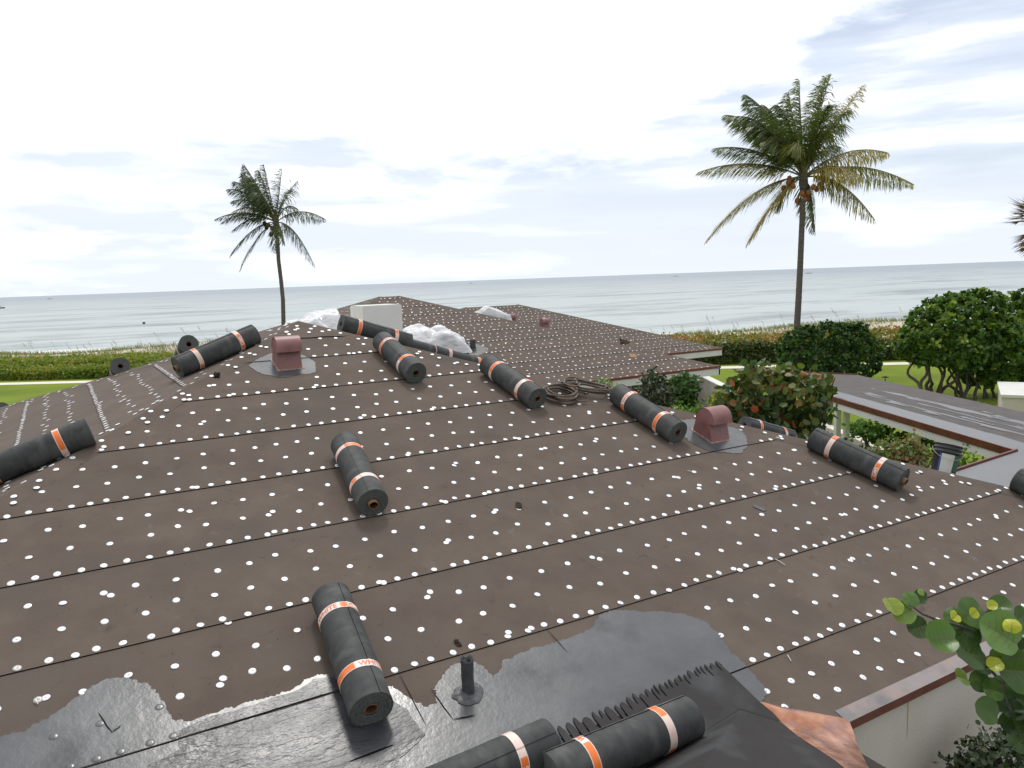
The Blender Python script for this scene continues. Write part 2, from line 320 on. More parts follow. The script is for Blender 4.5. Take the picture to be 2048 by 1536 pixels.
def crown_pts(blobs, dens, per, spread, up=.5, inner=.35, floor=None):
    """rosettes of leaves spread over the skins of overlapping lumpy ellipsoids. blobs: (c, r)"""
    P = []; D = []; H = []
    for c, r in blobs:
        c = np.array(c, float); r = np.array(r, float)
        area = 4*PI*((r[0]*r[1])**1.6/3+(r[0]*r[2])**1.6/3+(r[1]*r[2])**1.6/3)**(1/1.6)
        k = int(area*dens)
        d = rng.normal(size=(k, 3)); d /= np.linalg.norm(d, axis=1, keepdims=True)
        lump = np.array([mnoise.noise(Vector(x*2.1)+Vector(c*.7)) for x in d])*.22
        sh = 1+lump+rng.normal(0, .035, k)
        sh = np.where(rng.random(k) < inner, sh*rng.uniform(.6, .95, k), sh)
        q = c+d*r*sh[:, None]
        keep = np.ones(k, bool)
        for c2, r2 in blobs:
            if c2 is c or np.allclose(c2, c): continue
            keep &= (((q-np.array(c2))/np.array(r2))**2).sum(1) > .62
        if floor is not None: keep &= q[:, 2] > floor
        q = q[keep]; d = d[keep]
        nrm = d/r; nrm /= np.linalg.norm(nrm, axis=1, keepdims=True); nrm[:, 2] += up; nrm /= np.linalg.norm(nrm, axis=1, keepdims=True)
        P.append(q); D.append(nrm)
    P = np.concatenate(P); D = np.concatenate(D); k = len(P)
    P2 = np.repeat(P, per, 0); D2 = np.repeat(D, per, 0)
    j = rng.normal(size=P2.shape); j -= D2*(j*D2).sum(1, keepdims=True)*.6
    j /= np.linalg.norm(j, axis=1, keepdims=True)
    dirs = j+D2*rng.uniform(.1, 1.3, (len(P2), 1)); dirs /= np.linalg.norm(dirs, axis=1, keepdims=True)
    P2 = P2+rng.normal(0, spread, P2.shape)
    nn = D2*1.0+rng.normal(0, .35, P2.shape)
    ct = np.repeat(np.clip(rng.normal(.5, .2, k), 0, 1), per)
    return P2, dirs, nn, ct

# ------------------------------------------------------------------ setting: ground, path, dune, beach, sea
SN = Vector((.594, .804, 0)); ST = Vector((.804, -.594, 0))        # towards the sea, along the shore
def strip(name, d0, d1, z, m, a0=-220, a1=220, amp=0, nx=1, ny=1, kind='structure', zf=None):
    mb = MB(); rows = []
    for i in range(ny+1):
        d = d0+(d1-d0)*i/ny; r = []
        for j in range(nx+1):
            a = a0+(a1-a0)*j/nx; p = SN*d+ST*a; r.append((p.x, p.y, zf(d, a) if zf else z))
        rows.append(r)
    mb.grid(rows, m, smooth=True, flip=True)
    return tagp(mb.build(name), kind=kind)
strip('lawn', -40, 54, 0, M['lawn'])
mb = MB(); mb.face([(-8, -6, .006), (16, -6, .006), (16, 3.0, .006), (-8, 3.0, .006)], M['soil']); tagp(mb.build('added_soil'), kind='structure')  # soil plane added to keep the lawn's green bounce off the wall
# wide white path, in plan slightly curved at the left
mb = MB(); rows = [[], []]
for j in range(61):
    a = -150+300*j/60; d = 47.3+.00012*a*a*0; off = 0 if a > -30 else (a+30)**2*.0015
    p0 = SN*(d-off)+ST*a; p1 = SN*(d+1.25-off)+ST*a
    rows[0].append((p0.x, p0.y, .012)); rows[1].append((p1.x, p1.y, .012))
mb.grid(rows, M['path'], flip=True); tagp(mb.build('garden_path'), kind='structure')
def dune_z(d, a):
    t = (d-54)/22
    h = (.95+.75*math.exp(-((a+31)/9)**2)+.35*math.exp(-((a-22)/12)**2))*math.exp(-((d-62)/4.5)**2)+.25*mnoise.noise(Vector((d*.2, a*.13, 0)))+.5*mnoise.noise(Vector((d*.07, a*.05, 3)))*math.exp(-((d-63)/9)**2)
    z = -.12+h if d < 64 else h-(d-64)*.085
    return max(z*(min(1, (d-52.9)/1.6)), -3.4) if d < 60 else z
strip('dune', 52.9, 112, 0, M['sand'], -140, 140, nx=200, ny=60, zf=dune_z)
# sea
sm = bpy.data.materials.new('sea_water'); sm.use_nodes = True; t = sm.node_tree; b = t.nodes['Principled BSDF']
g = N('ShaderNodeTexCoord', t)
mpn = N('ShaderNodeMapping', t); mpn.inputs['Rotation'].default_value = (0, 0, math.radians(36.5)); mpn.inputs['Scale'].default_value = (.42, 1, 1); L(g.outputs['Object'], mpn.inputs[0], t)
def wave(scale, det):
    w = N('ShaderNodeTexNoise', t); w.inputs['Scale'].default_value = scale; w.inputs['Detail'].default_value = det; w.inputs['Roughness'].default_value = .74; L(mpn.outputs[0], w.inputs['Vector'], t); return w.outputs[0]
w1, w2, w3 = wave(.030, 8), wave(.05, 3), wave(.004, 3)
h = MATH('ADD', MATH('MULTIPLY', w1, 2.0, t), MATH('MULTIPLY', w2, .6, t), t)
bn = N('ShaderNodeBump', t); bn.inputs['Distance'].default_value = .55; bn.inputs['Strength'].default_value = .75; L(h, bn.inputs['Height'], t); L(bn.outputs[0], b.inputs['Normal'], t)
cr = N('ShaderNodeValToRGB', t); L(w1, cr.inputs[0], t)
cr.color_ramp.elements[0].position = .37; cr.color_ramp.elements[0].color = (.23, .265, .275, 1); cr.color_ramp.elements[1].position = .50; cr.color_ramp.elements[1].color = (.41, .455, .46, 1)
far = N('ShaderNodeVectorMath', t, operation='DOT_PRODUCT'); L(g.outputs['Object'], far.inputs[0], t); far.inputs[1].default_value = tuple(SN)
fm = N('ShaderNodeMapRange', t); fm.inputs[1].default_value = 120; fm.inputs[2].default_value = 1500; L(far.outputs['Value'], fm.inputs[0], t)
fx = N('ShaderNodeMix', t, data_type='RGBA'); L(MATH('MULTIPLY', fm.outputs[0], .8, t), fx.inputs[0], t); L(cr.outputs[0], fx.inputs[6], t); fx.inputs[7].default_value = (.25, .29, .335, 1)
sx3 = N('ShaderNodeMapRange', t); sx3.inputs[1].default_value = .38; sx3.inputs[2].default_value = .62; L(w3, sx3.inputs[0], t)
fx2 = N('ShaderNodeMix', t, data_type='RGBA', blend_type='MULTIPLY'); L(MATH('MULTIPLY', sx3.outputs[0], .35, t), fx2.inputs[0], t); L(fx.outputs[2], fx2.inputs[6], t); fx2.inputs[7].default_value = (.8, .86, .9, 1)
# foam close to the beach
fo = N('ShaderNodeMapRange', t); fo.inputs[1].default_value = 116; fo.inputs[2].default_value = 103; L(MATH('ADD', far.outputs['Value'], MATH('MULTIPLY', MATH('SUBTRACT', w2, .5, t), 40, t), t), fo.inputs[0], t)
fx3 = N('ShaderNodeMix', t, data_type='RGBA'); L(fo.outputs[0], fx3.inputs[0], t); L(fx2.outputs[2], fx3.inputs[6], t); fx3.inputs[7].default_value = (.80, .80, .77, 1)
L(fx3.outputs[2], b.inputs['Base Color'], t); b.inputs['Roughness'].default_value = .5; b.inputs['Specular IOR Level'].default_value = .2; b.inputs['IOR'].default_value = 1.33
mb = MB(); c0 = SN*92
P4 = [c0-ST*30000, c0+ST*30000, c0+ST*30000+SN*45000, c0-ST*30000+SN*45000]
mb.face([(p.x, p.y, -2.85) for p in P4], sm); tagp(mb.build('sea'), kind='structure')

# ------------------------------------------------------------------ roofs
def clipb(poly, b0, b1):
    """clip 2D polygon (a,b) to b0<=b<=b1"""
    for lim, sgn in ((b0, 1), (b1, -1)):
        out = []
        for i in range(len(poly)):
            p, q = poly[i], poly[(i+1) % len(poly)]
            ip, iq = (p[1]-lim)*sgn >= 0, (q[1]-lim)*sgn >= 0
            if ip: out.append(p)
            if ip != iq:
                k = (lim-p[1])/(q[1]-p[1]); out.append((p[0]+(q[0]-p[0])*k, lim))
        poly = out
        if not poly: return []
    return poly
def inside(poly, x, y):
    c = False; n = len(poly)
    for i in range(n):
        (x1, y1), (x2, y2) = poly[i], poly[(i+1) % n]
        if (y1 > y) != (y2 > y) and x < (x2-x1)*(y-y1)/(y2-y1)+x1: c = not c
    return c
class Face:
    def __init__(s, O, e, g, Ln, bmax, seams):
        s.O = Vector(O); s.e = Vector(e); s.g = Vector(g)+Vector((0, 0, S)); s.n = (Vector((0, 0, 1))-Vector(g)*S).normalized(); s.L = Ln; s.bmax = bmax
        s.bs = [0]+[x for x in seams if x < bmax-.12]+[bmax]
    def pt(s, a, b, h=0): return s.O+s.e*a+s.g*b+s.n*h
    def course(s, b):
        for k in range(len(s.bs)-1):
            if s.bs[k] <= b < s.bs[k+1]: return k
        return len(s.bs)-2
    def lift(s, b, k=None):
        k = s.course(b) if k is None else k
        b0, b1 = s.bs[k], s.bs[k+1]
        return .003+.0065*(1-(b-b0)/(b1-b0)) if k else .003
    def ab(s, p):
        q = Vector(p)-s.O; a = q.dot(s.e); gh = Vector((s.g.x, s.g.y, 0)); return a, q.dot(gh)
    def felt(s, mb):
        for k in range(len(s.bs)-1):
            b0, b1 = s.bs[k], s.bs[k+1]; top = min(b1+.03, s.bmax)
            n = max(2, int((s.L-2*b0)/.8)); lo = []; hi = []
            for i in range(n+1):
                f = i/n; a = b0+(s.L-2*b0)*f; a2 = top+(s.L-2*top)*f
                wv = .006*mnoise.noise(Vector((a*1.3, k*7.1, s.O.x))) if k else 0
                lo.append(s.pt(a, b0+wv, s.lift(b0, k))); hi.append(s.pt(a2, top, .002))
            mb.grid([lo, hi], M['felt_b' if (k*7+int(s.L)) % 3 == 1 else 'felt'], smooth=False)
            if k: mb.grid([[s.pt(*s.ab(p), 0)-s.n*.001 for p in lo], lo], M['felt_edge'], smooth=False)
    def tags(s, skip=None, spacing=.136, field=.235, rmin=0):
        out = []
        for k in range(len(s.bs)-1):
            b0, b1 = s.bs[k], s.bs[k+1]
            rows = [(b0+.028, spacing)] if k else [(b0+.07, spacing*1.6)]
            if b1-b0 > .5: rows += [(b0+(b1-b0)*.36, field), (b0+(b1-b0)*.68, field)]
            for b, sp in rows:
                a = b+random.random()*sp; end = s.L-b
                while a < end-.03:
                    jb = b+random.gauss(0, .005 if sp < .2 else .017)
                    kk = s.course(jb)
                    out.append((a, jb))
                    if random.random() < .085: out.append((a+random.uniform(.02, .06), jb+random.uniform(-.04, .05)))
                    a += sp*random.choice((.82, .93, 1, 1, 1.06, 1.16))
        res = []
        for a, b in out:
            if b < .02 or a < b or a > s.L-b: continue
            if skip and skip(a, b): continue
            k = s.course(b)
            res.append((s.pt(a, b, s.lift(b, k)+.0015), s.n))
        return res
def roof_faces(x0, x1, y0, y1, z, seam0):
    wx, wy = x1-x0, y1-y0; bm = min(wx, wy)/2; sp = .788
    seams = [seam0+i*sp for i in range(12)]
    return [Face((x0, y0, z), (1, 0, 0), (0, 1, 0), wx, bm, seams), Face((x0, y1, z), (0, -1, 0), (1, 0, 0), wy, bm, [q+.276 for q in seams]),
            Face((x1, y0, z), (0, 1, 0), (-1, 0, 0), wy, bm, seams), Face((x1, y1, z), (-1, 0, 0), (0, -1, 0), wx, bm, seams)]
def hips(fs, x0, x1, y0, y1, z):
    bm = fs[0].bmax
    cs = [((x0, y0), (1, 1), fs[0].n, fs[1].n), ((x1, y0), (-1, 1), fs[2].n, fs[0].n), ((x1, y1), (-1, -1), fs[3].n, fs[2].n), ((x0, y1), (1, -1), fs[1].n, fs[3].n)]
    return [(Vector((c[0], c[1], z)), Vector((d[0], d[1], S)), na, nb) for c, d, na, nb in cs], bm
def hip_strips(mb, H, bm, w=.17, tagout=None, seams=True):
    for c, d, na, nb in H:
        dn = Vector((d.x, d.y, 0)).normalized(); nn = ((na+nb)/2).normalized()
        ea = dn.cross(na); ea = na.cross(d).normalized(); eb = nb.cross(d).normalized()
        # directions lying in each face, perpendicular to the hip line
        if ea.dot(na-nb) < 0: ea = -ea
        if eb.dot(nb-na) < 0: eb = -eb
        rows = []; n = 30
        for i in range(n+1):
            b = bm*i/n; p = c+d*b
            wa = w*(1+.25*mnoise.noise(Vector((b*2, c.x, 1)))); wb = w*(1+.25*mnoise.noise(Vector((b*2, c.x, 5))))
            rows.append([p+ea*wa+na*.005, p+ea*.04+na*.017, p+ea*.012+nn*.017, p+nn*.0185, p+eb*.012+nn*.017, p+eb*.04+nb*.017, p+eb*wb+nb*.005])
        mb.grid(rows, M['felt'], smooth=True)
        if tagout is not None:
            b = .1
            while b < bm-.05:
                for e, nv in ((ea, na), (eb, nb)):
                    for off in (.05, .13):
                        if random.random() < .75: tagout.append((c+d*(b+random.uniform(-.05, .05))+e*(off+random.uniform(-.02, .02))+nv*.0185, nv))
                b += .17
def tag_geom(mb, p, n, r=.0235, seg=12, fine=False, m=None, T=None):
    n = Vector(n); 
    if fine: n = (n+Vector((random.gauss(0, .05), random.gauss(0, .05), 0))).normalized()
    a = n.orthogonal().normalized(); c = n.cross(a); m = m or M['tag']
    ring = lambda q, h: [p+(a*math.cos(2*PI*j/seg)+c*math.sin(2*PI*j/seg))*q+n*h for j in range(seg)]
    if fine:
        mb.grid([ring(r, .0), ring(r*.97, .0016), ring(r*.5, .0026), ring(r*.22, .0012)], m, closed=True, smooth=True)
        mb.face(ring(r*.22, .0012), m); mb.face(ring(r*.13, .0022), M['nail'])
    else:
        mb.face(ring(r, .0012), m)

X0, X1, Y0, Y1 = -4.505, 9.93, 2.965, 17.4
main = roof_faces(X0, X1, Y0, Y1, ZE, .576)
FM, FL, FR, FB = main
def A(x, y):                                 # pixel -> (a, b) on the near face
    return FM.ab(on_main(x, y))
near_house = empty('house', (2.7, 10.2, 0)); tagp(near_house, 'near house whose hipped roof of brown felt fills the foreground, dotted with white nail tags', 'house')
def sub(o): o.parent = near_house; o.matrix_parent_inverse = Matrix.Translation(near_house.location).inverted(); return o

mb = MB()
for f in main: f.felt(mb)
HP, BM = hips(main, X0, X1, Y0, Y1, ZE)
alltags = []
hip_strips(mb, HP, BM, tagout=alltags)
# patch of felt over the peak
patch = []
for fc, (ua, ub) in ((FM, (-.32, .36)), (FL, (-.3, .32)), (FR, (-.3, .3)), (FB, (-.3, .3))): pass
pr = []
for r_, dz in ((0, .028), (.06, .026), (.42, .021), (.56, .018)):
    row = []
    for k in range(32):
        an = 2*PI*k/32; q = r_*(1+.12*mnoise.noise(Vector((math.cos(an)*2, math.sin(an)*2, 4))))
        dx, dy = math.cos(an), math.sin(an); s_ = q/max(abs(dx), abs(dy))
        x_, y_ = dx*s_, dy*s_; z_ = -S*max(abs(x_), abs(y_))*1.0
        row.append((PK.x+x_, PK.y+y_, PK.z+z_+dz-.006*(1 if r_ < .1 else 0)))
    pr.append(row)
mb.grid(pr, M['felt'], closed=True); mb.grid([[Vector(p)-Vector((0, 0, .016)) for p in pr[-1]], pr[-1]], M['felt_edge'], closed=True, smooth=False)
underl = sub(mb.build('roof_underlayment'))
# deck body below the felt
mb = MB(); e_ = .004
ap = (PK.x, PK.y, PK.z-.012)
cs = [(X0, Y0), (X1, Y0), (X1, Y1), (X0, Y1)]
for i in range(4):
    a_, b_ = cs[i], cs[(i+1) % 4]; mb.face([(a_[0], a_[1], ZE-.012), (b_[0], b_[1], ZE-.012), ap], M['deck'])
mb.face([(c[0], c[1], ZE-.03) for c in cs[::-1]], M['deck'])
sub(mb.build('roof_deck'))

# ---- tar coating at the foot of the near face
tar_px = [(-120, 1500), (0, 1478), (60, 1460), (110, 1430), (160, 1390), (210, 1362), (250, 1357), (290, 1368), (312, 1385), (327, 1405), (337, 1426), (346, 1443), (375, 1447), (420, 1431), (480, 1413),
          (540, 1396), (588, 1380), (612, 1362), (645, 1352), (690, 1352), (740, 1366), (770, 1372), (800, 1384), (820, 1400), (848, 1416), (876, 1408), (866, 1382), (884, 1356), (900, 1334), (940, 1322), (968, 1334), (986, 1358),
          (1000, 1342), (1006, 1322), (1040, 1308), (1075, 1296), (1110, 1287), (1140, 1276), (1166, 1268), (1186, 1255), (1191, 1243), (1200, 1231), (1230, 1222), (1300, 1225), (1370, 1229), (1410, 1245),
          (1440, 1275), (1460, 1305), (1478, 1320), (1502, 1345), (1526, 1370), (1533, 1389), (1524, 1408), (1570, 1452), (1540, 1500)]
base = [A(*p) for p in tar_px]+[(6.8, .03), (3.2, .03), (3.2, 1.2)]
tar = []
nseg = len(tar_px)-2
for i in range(len(base)):
    p, q = Vector(base[i]), Vector(base[(i+1) % len(base)]); tar.append(tuple(p))
    if i < nseg:
        n = max(1, int((q-p).length/.009)); nr = Vector((-(q-p).y, (q-p).x)).normalized()
        for j in range(1, n):
            m_ = p.lerp(q, j/n); m_ += nr*(.014*mnoise.noise(Vector((m_.x*16, m_.y*16, 2)))+.013*mnoise.noise(Vector((m_.x*45, m_.y*45, 6)))+.008*mnoise.noise(Vector((m_.x*120, m_.y*120, 1)))); tar.append(tuple(m_))
def tar_part(poly, m, h, name, parent=None, edge=True):
    mb = MB()
    for k in range(len(FM.bs)-1):
        c = clipb(poly, FM.bs[k]+(.004 if k else 0), FM.bs[k+1]-.004)
        if len(c) > 2: mb.poly([FM.pt(a, b, FM.lift(b, k)+h) for a, b in c], m)
    for i in range(len(poly)):
        (a1, b1), (a2, b2) = poly[i], poly[(i+1) % len(poly)]
        if edge and FM.course(b1) == FM.course(b2):
            mb.face([FM.pt(a1, b1, FM.lift(b1)), FM.pt(a2, b2, FM.lift(b2)), FM.pt(a2, b2, FM.lift(b2)+h), FM.pt(a1, b1, FM.lift(b1)+h)], m)
    return mb
mb = tar_part(tar, M['tar'], .003, 'tar')
random.seed(11)
for b, sp in ((FM.bs[2]+.028, .14), (FM.bs[2]-.28, .25), (FM.bs[2]-.5, .25), (FM.bs[2]+.25, .25), (FM.bs[1]+.028, .14)):
    a = b+.1
    while a < 8:
        if inside(tar, a, b) and a < 5.6: 
            p = FM.pt(a, b, FM.lift(b)+.0035); nn = FM.n; o_ = nn.orthogonal().normalized(); c_ = nn.cross(o_)
            rr = [[p+(o_*math.cos(2*PI*j/12)+c_*math.sin(2*PI*j/12))*q+nn*hh for j in range(12)] for q, hh in ((.026, -.001), (.022, .0012), (.006, .0008))]
            mb.grid(rr, M['tar'], closed=True); mb.face(rr[-1], M['tar'])
        a += sp*random.uniform(.8, 1.2)
tarc = sub(mb.build('tar_coating')); tagp(tarc, 'glossy grey black coating brushed over the foot of the roof')
# wetter tar by the lower left, with ripples running down the slope
wet_px = [(200, 1590), (290, 1540), (360, 1500), (350, 1468), (420, 1438), (500, 1416), (560, 1397), (600, 1382), (625, 1362), (660, 1356), (700, 1372), (770, 1390), (812, 1420), (850, 1475), (800, 1520), (780, 1600)]
wet = []
for i in range(len(wet_px)):
    p, q = Vector(A(*wet_px[i])), Vector(A(*wet_px[(i+1) % len(wet_px)])); n = max(1, int((q-p).length/.03))
    for j in range(n):
        m_ = p.lerp(q, j/n); wet.append((m_.x+.02*mnoise.noise(Vector((m_.x*14, m_.y*14, 2))), m_.y+.02*mnoise.noise(Vector((m_.x*14, m_.y*14, 9)))))
mbw = tar_part(wet, M['tar_wet'], .006, 'wet', edge=False); o_ = sub(mbw.build('wet_tar')); tagp(o_, 'wet shiny tar at the lower left of the roof')
# felt joints running down the slope, seen as thin dark slots
def slot(p0, p1, w=.005, h=.0075):
    mb = MB()
    (a0, b0), (a1, b1) = A(*p0), A(*p1); d = Vector((a1-a0, b1-b0)); L_ = d.length; d.normalize(); nrm = Vector((-d.y, d.x)); n = 8
    up_, dn_ = [], []
    for i in range(n+1):
        q = Vector((a0, b0))+d*L_*i/n+nrm*.004*mnoise.noise(Vector((i, a0, 3))); ww = w*(.25+.75*math.sin(PI*(i+.6)/(n+1.2)))
        b_ = q.y; up_.append(FM.pt(q.x+nrm.x*ww/2, q.y+nrm.y*ww/2, FM.lift(b_)+h)); dn_.append(FM.pt(q.x-nrm.x*ww/2, q.y-nrm.y*ww/2, FM.lift(b_)+h))
    mb.grid([up_, dn_], M['felt_edge'], smooth=False); sub(mb.build('felt_joint'))
slot((799, 1352), (851, 1453)); slot((1094, 1262), (1134, 1307)); slot((862, 1382), (906, 1443), .006); slot((197, 1430), (224, 1469), .006); slot((224, 1469), (243, 1455), .006)
slot((786, 1494), (700, 1527), .012, .008); slot((906, 1443), (950, 1434), .008); slot((663, 1389), (420, 1463), .006, .0085)

# ---- dark membrane sheet in the valley, with fingers of tar run down on to it
a0, b0 = A(1437, 1330); aL, bL = A(1060, 1490)
top = []; a = a0; random.seed(5)
while a > aL-.3:
    f = (a0-a)/(a0-aL); bb = b0+(bL-b0)*f+.01*mnoise.noise(Vector((a*5, 0, 0)))
    w = random.uniform(.012, .042)*(1+f*.8); g_ = random.uniform(.006, .013)*(1+f)
    dpt = random.choice((.03, .05, .07, .1, .15))*(.5+.9*f)*random.uniform(.7, 1.2)
    hd = random.uniform(.01, .035)
    # dark lobe pointing up slope then a thin finger of tar pointing down slope
    top += [(a, bb-hd), (a-w*.25, bb+hd*.6), (a-w*.5, bb+hd), (a-w*.8, bb+hd*.5), (a-w, bb-hd*.8), (a-w-.002, bb-dpt), (a-w-g_*.5, bb-dpt-.012), (a-w-g_, bb-dpt+.003), (a-w-g_-.003, bb-hd)]
    a -= w+g_+.004
sheet = top[::-1]
low_px = [(1437, 1332), (1450, 1344), (1517, 1409), (1545, 1432), (1561, 1450), (1478, 1424), (1260, 1560)]
sheet = top+[(top[-1][0], .4)]+[A(*p) for p in low_px[::-1]]
mb = MB(); mb.poly([FM.pt(a, b, .0235) for a, b in sheet], M['sheet'])
for i in range(len(top)-1): mb.face([FM.pt(*top[i], .004), FM.pt(*top[i+1], .004), FM.pt(*top[i+1], .0235), FM.pt(*top[i], .0235)], M['sheet'])
NP_ = Vector((3.96, 2.79, CZ-2.91))
def on_np(x, y, off=0): return hit(x, y, NR, NP_, off)
def jit(P, k): return [p for p in P]
c1 = on_main(1478, 1424)+FM.n*.0235; c2 = on_main(1561, 1450)+FM.n*.0235; c0 = on_main(1260, 1560)+FM.n*.0235
Np = [c2+Vector((0, 0, 0)), on_np(1600, 1476, .02), on_np(1669, 1521, .02), on_np(1702, 1549, .02), on_np(1735, 1640, .02), on_np(1760, 1900, .02), Vector((2.3, 1.9, NP_.z+S*1.66+.02)), on_np(1350, 1640, .02), on_np(1400, 1545, .02), c1]
mb.poly(Np, M['sheet']); mb.poly([c1, on_np(1400, 1545, .02), on_np(1350, 1640, .02), c0], M['sheet'])
sh = sub(mb.build('membrane_sheet')); tagp(sh, 'dark smooth membrane sheet with tar runs in the valley')
# low cricket roof below that sheet
mb = MB(); q = [on_main(1478, 1424, -.005), on_main(1712, 1500, -.005), Vector((3.93, 2.0, NP_.z-.01)), Vector((2.3, 1.9, NP_.z+S*1.6-.01))]
mb.poly(q, M['deck']); mb.poly([q[1], (3.93, 2.0, 0), q[2]], M['stucco']); mb.poly([q[0], q[3], on_main(1260, 1560, -.005)], M['deck']); mb.poly([q[3], q[2], (3.93, 2.0, 0), (2.3, 1.9, 0)], M['stucco'])
sub(mb.build('cricket'))

# ---- copper valley flashing
mb = MB()
lf = [on_main(1517, 1408, .020), on_main(1545, 1432, .019), on_main(1561, 1449, .018), on_np(1600, 1475, .015), on_np(1669, 1520, .013), on_np(1702, 1547, .013)]
rg = [on_main(1530, 1406, .012), on_main(1600, 1420, .010), on_main(1697, 1438, .008), on_main(1706, 1461, .010), on_np(1716, 1494, .012), on_np(1740, 1540, .010)]
rows = []
for i in range(6):
    k = 2 if i < 5 else 1
    for j in range(k):
        f = j/k; a_ = lf[i].lerp(lf[min(i+1, 5)], f); b_ = rg[i].lerp(rg[min(i+1, 5)], f)
        rows.append([a_.lerp(b_, q/6)+Vector((0, 0, .007*mnoise.noise(Vector((i+f, q*.8, 2)))*math.sin(PI*q/6)+.010*math.sin(PI*q/6))) for q in range(7)])
mb.grid(rows, M['copper'], smooth=True)
sub(mb.build('copper_flashing'))

# ---- eaves: metal flange, copper edge, stucco wall
mb = MB()
e0 = FM.ab(on_main(1704, 1455))[0]
n = 40; r0, r1, r2 = [], [], []
for i in range(n+1):
    a = e0+(14.43-e0)*i/n; wob = .002*mnoise.noise(Vector((a*3, 0, 0)))
    r0.append(FM.pt(a, .085, .0075)); r1.append(FM.pt(a, -.012+wob, .0075)); r2.append(FM.pt(a, -.016+wob, .0075)-Vector((0, 0, .055)))
mb.grid([r1, r0], M['flange'], smooth=False); mb.grid([r2, r1], M['copper_edge'], smooth=False)
for c0_, c1_ in (((X1, Y0), (X1, Y1)), ((X1, Y1), (X0, Y1)), ((X0, Y1), (X0, Y0)), ((X0, Y0), (X0+1.0, Y0))):
    a_, b_ = Vector((*c0_, ZE)), Vector((*c1_, ZE)); o_ = (b_-a_).normalized().cross(Vector((0, 0, 1)))*.012
    mb.face([a_+o_+Vector((0, 0, .012)), a_+o_-Vector((0, 0, .055)), b_+o_-Vector((0, 0, .055)), b_+o_+Vector((0, 0, .012))], M['copper_edge'])
sub(mb.build('drip_edge'))
mb = MB(); mb.box((X0+.03, Y0+.02, 0), (X1-.03, Y1-.03, ZE-.035), M['stucco']); w_ = sub(mb.build('wall'))
mb = MB(); pz = at_y(1817, 1395, Y0+.018); mb.face([pz+Vector((-.007, 0, 0)), pz+Vector((-.001, 0, -.30)), pz+Vector((.002, 0, -.30)), pz+Vector((.009, 0, 0))][::1], M['rust'])
st_ = mb.build('rust_stain'); st_.parent = w_; 
w_m = sub  # keep reference

# ------------------------------------------------------------------ far wings
def fascia(mb, x0, x1, y0, y1, z, h=.2):
    for (a, b, nx, ny) in (((x0, y0), (x1, y0), 0, -1), ((x1, y0), (x1, y1), 1, 0), ((x1, y1), (x0, y1), 0, 1), ((x0, y1), (x0, y0), -1, 0)):
        d = Vector((b[0]-a[0], b[1]-a[1], 0)).normalized(); o = Vector((nx, ny, 0))
        A3, B3 = Vector((a[0], a[1], z))-d*0, Vector((b[0], b[1], z))
        for top_, bot, off, m, ex in ((.03, -.045, .03, M['fascia_red'], .03), (-.048, -.048-h, .012, M['white'], .012)):
            P = [A3-d*ex+o*off, B3+d*ex+o*off]
            mb.prism([P[0]+Vector((0, 0, bot)), P[1]+Vector((0, 0, bot)), P[1]+Vector((0, 0, top_)), P[0]+Vector((0, 0, top_))], -o*.05, m)
far_house = empty('house', (10, 24, 0)); tagp(far_house, 'farther house by the sea with two hipped felt roofs, white fascia boards and white walls', 'house')
def subf(o): o.parent = far_house; o.matrix_parent_inverse = Matrix.Translation(far_house.location).inverted(); return o
RB1 = (1.95, 17.2, 17.19, 31.8); RB2 = (8.0, 21.36, 21.19, 32.25)
fartags = []
def far_roof(R, seam0, parent_sub):
    fs = roof_faces(*R, ZE, seam0); mb = MB()
    for f in fs: f.felt(mb)
    H, bm = hips(fs, *R, ZE); hip_strips(mb, H, bm, w=.14)
    # ridge strip
    o = parent_sub(mb.build('roof_underlayment'))
    mb = MB(); fascia(mb, *R, ZE); parent_sub(mb.build('fascia'))
    mb = MB(); mb.face([(R[0], R[2], ZE-.03), (R[0], R[3], ZE-.03), (R[1], R[3], ZE-.03), (R[1], R[2], ZE-.03)], M['white']); parent_sub(mb.build('soffit'))
    return fs
F1 = far_roof(RB1, .77, subf); F2 = far_roof(RB2, .55, subf)
for fs in (F1, F2):
    for f in fs[:3]:
        fartags += f.tags(spacing=.16, field=.27)
mb = MB(); mb.box((2.6, 18.1, 0), (16.2, 31, ZE-.035), M['stucco']); subf(mb.build('wall'))
mb = MB(); mb.box((12, 22.0, 0), (20.4, 31.4, ZE-.036), M['stucco']); subf(mb.build('wall'))
# window and white column under the near eave of the far wing
wx0 = at_y(1252, 775, 18.05).x; wx1 = at_y(1275, 775, 18.05).x
wn = MB(); wn.box((wx0-1.2, 18.03, .9), (wx1, 18.09, 2.62), M['glass'])
win = subf(wn.build('window'))
mb = MB()
for xx in (wx0-1.26, wx0-.4, wx1-.33, wx1): mb.box((xx, 17.99, .85), (xx+.05, 18.05, 2.66), M['white'])
for zz in (.85, 1.45, 2.03, 2.62): mb.box((wx0-1.2, 18.0, zz), (wx1, 18.04, zz+.04), M['white'])
fr = mb.build('frame'); fr.parent = win
cxx = at_y(1346, 760, 17.9).x
mb = MB(); mb.box((cxx-.14, 17.75, 0), (cxx+.05, 17.95, ZE-.04), M['white']); subf(mb.build('column'))

# chimney on the back of the near roof
t0 = 19.9; ca = at_y(725, 612, t0); cb = at_y(803, 608, t0); cback = at_x(700, 611, ca.x)
mb = MB(); zt_ = ca.z
mb.box((ca.x, t0, 2.4), (cb.x, cback.y, zt_-.03), M['chimney']); mb.box((ca.x+.02, t0+.02, zt_-.03), (cb.x-.02, cback.y-.02, zt_), M['white'])
chim = subf(mb.build('chimney'))

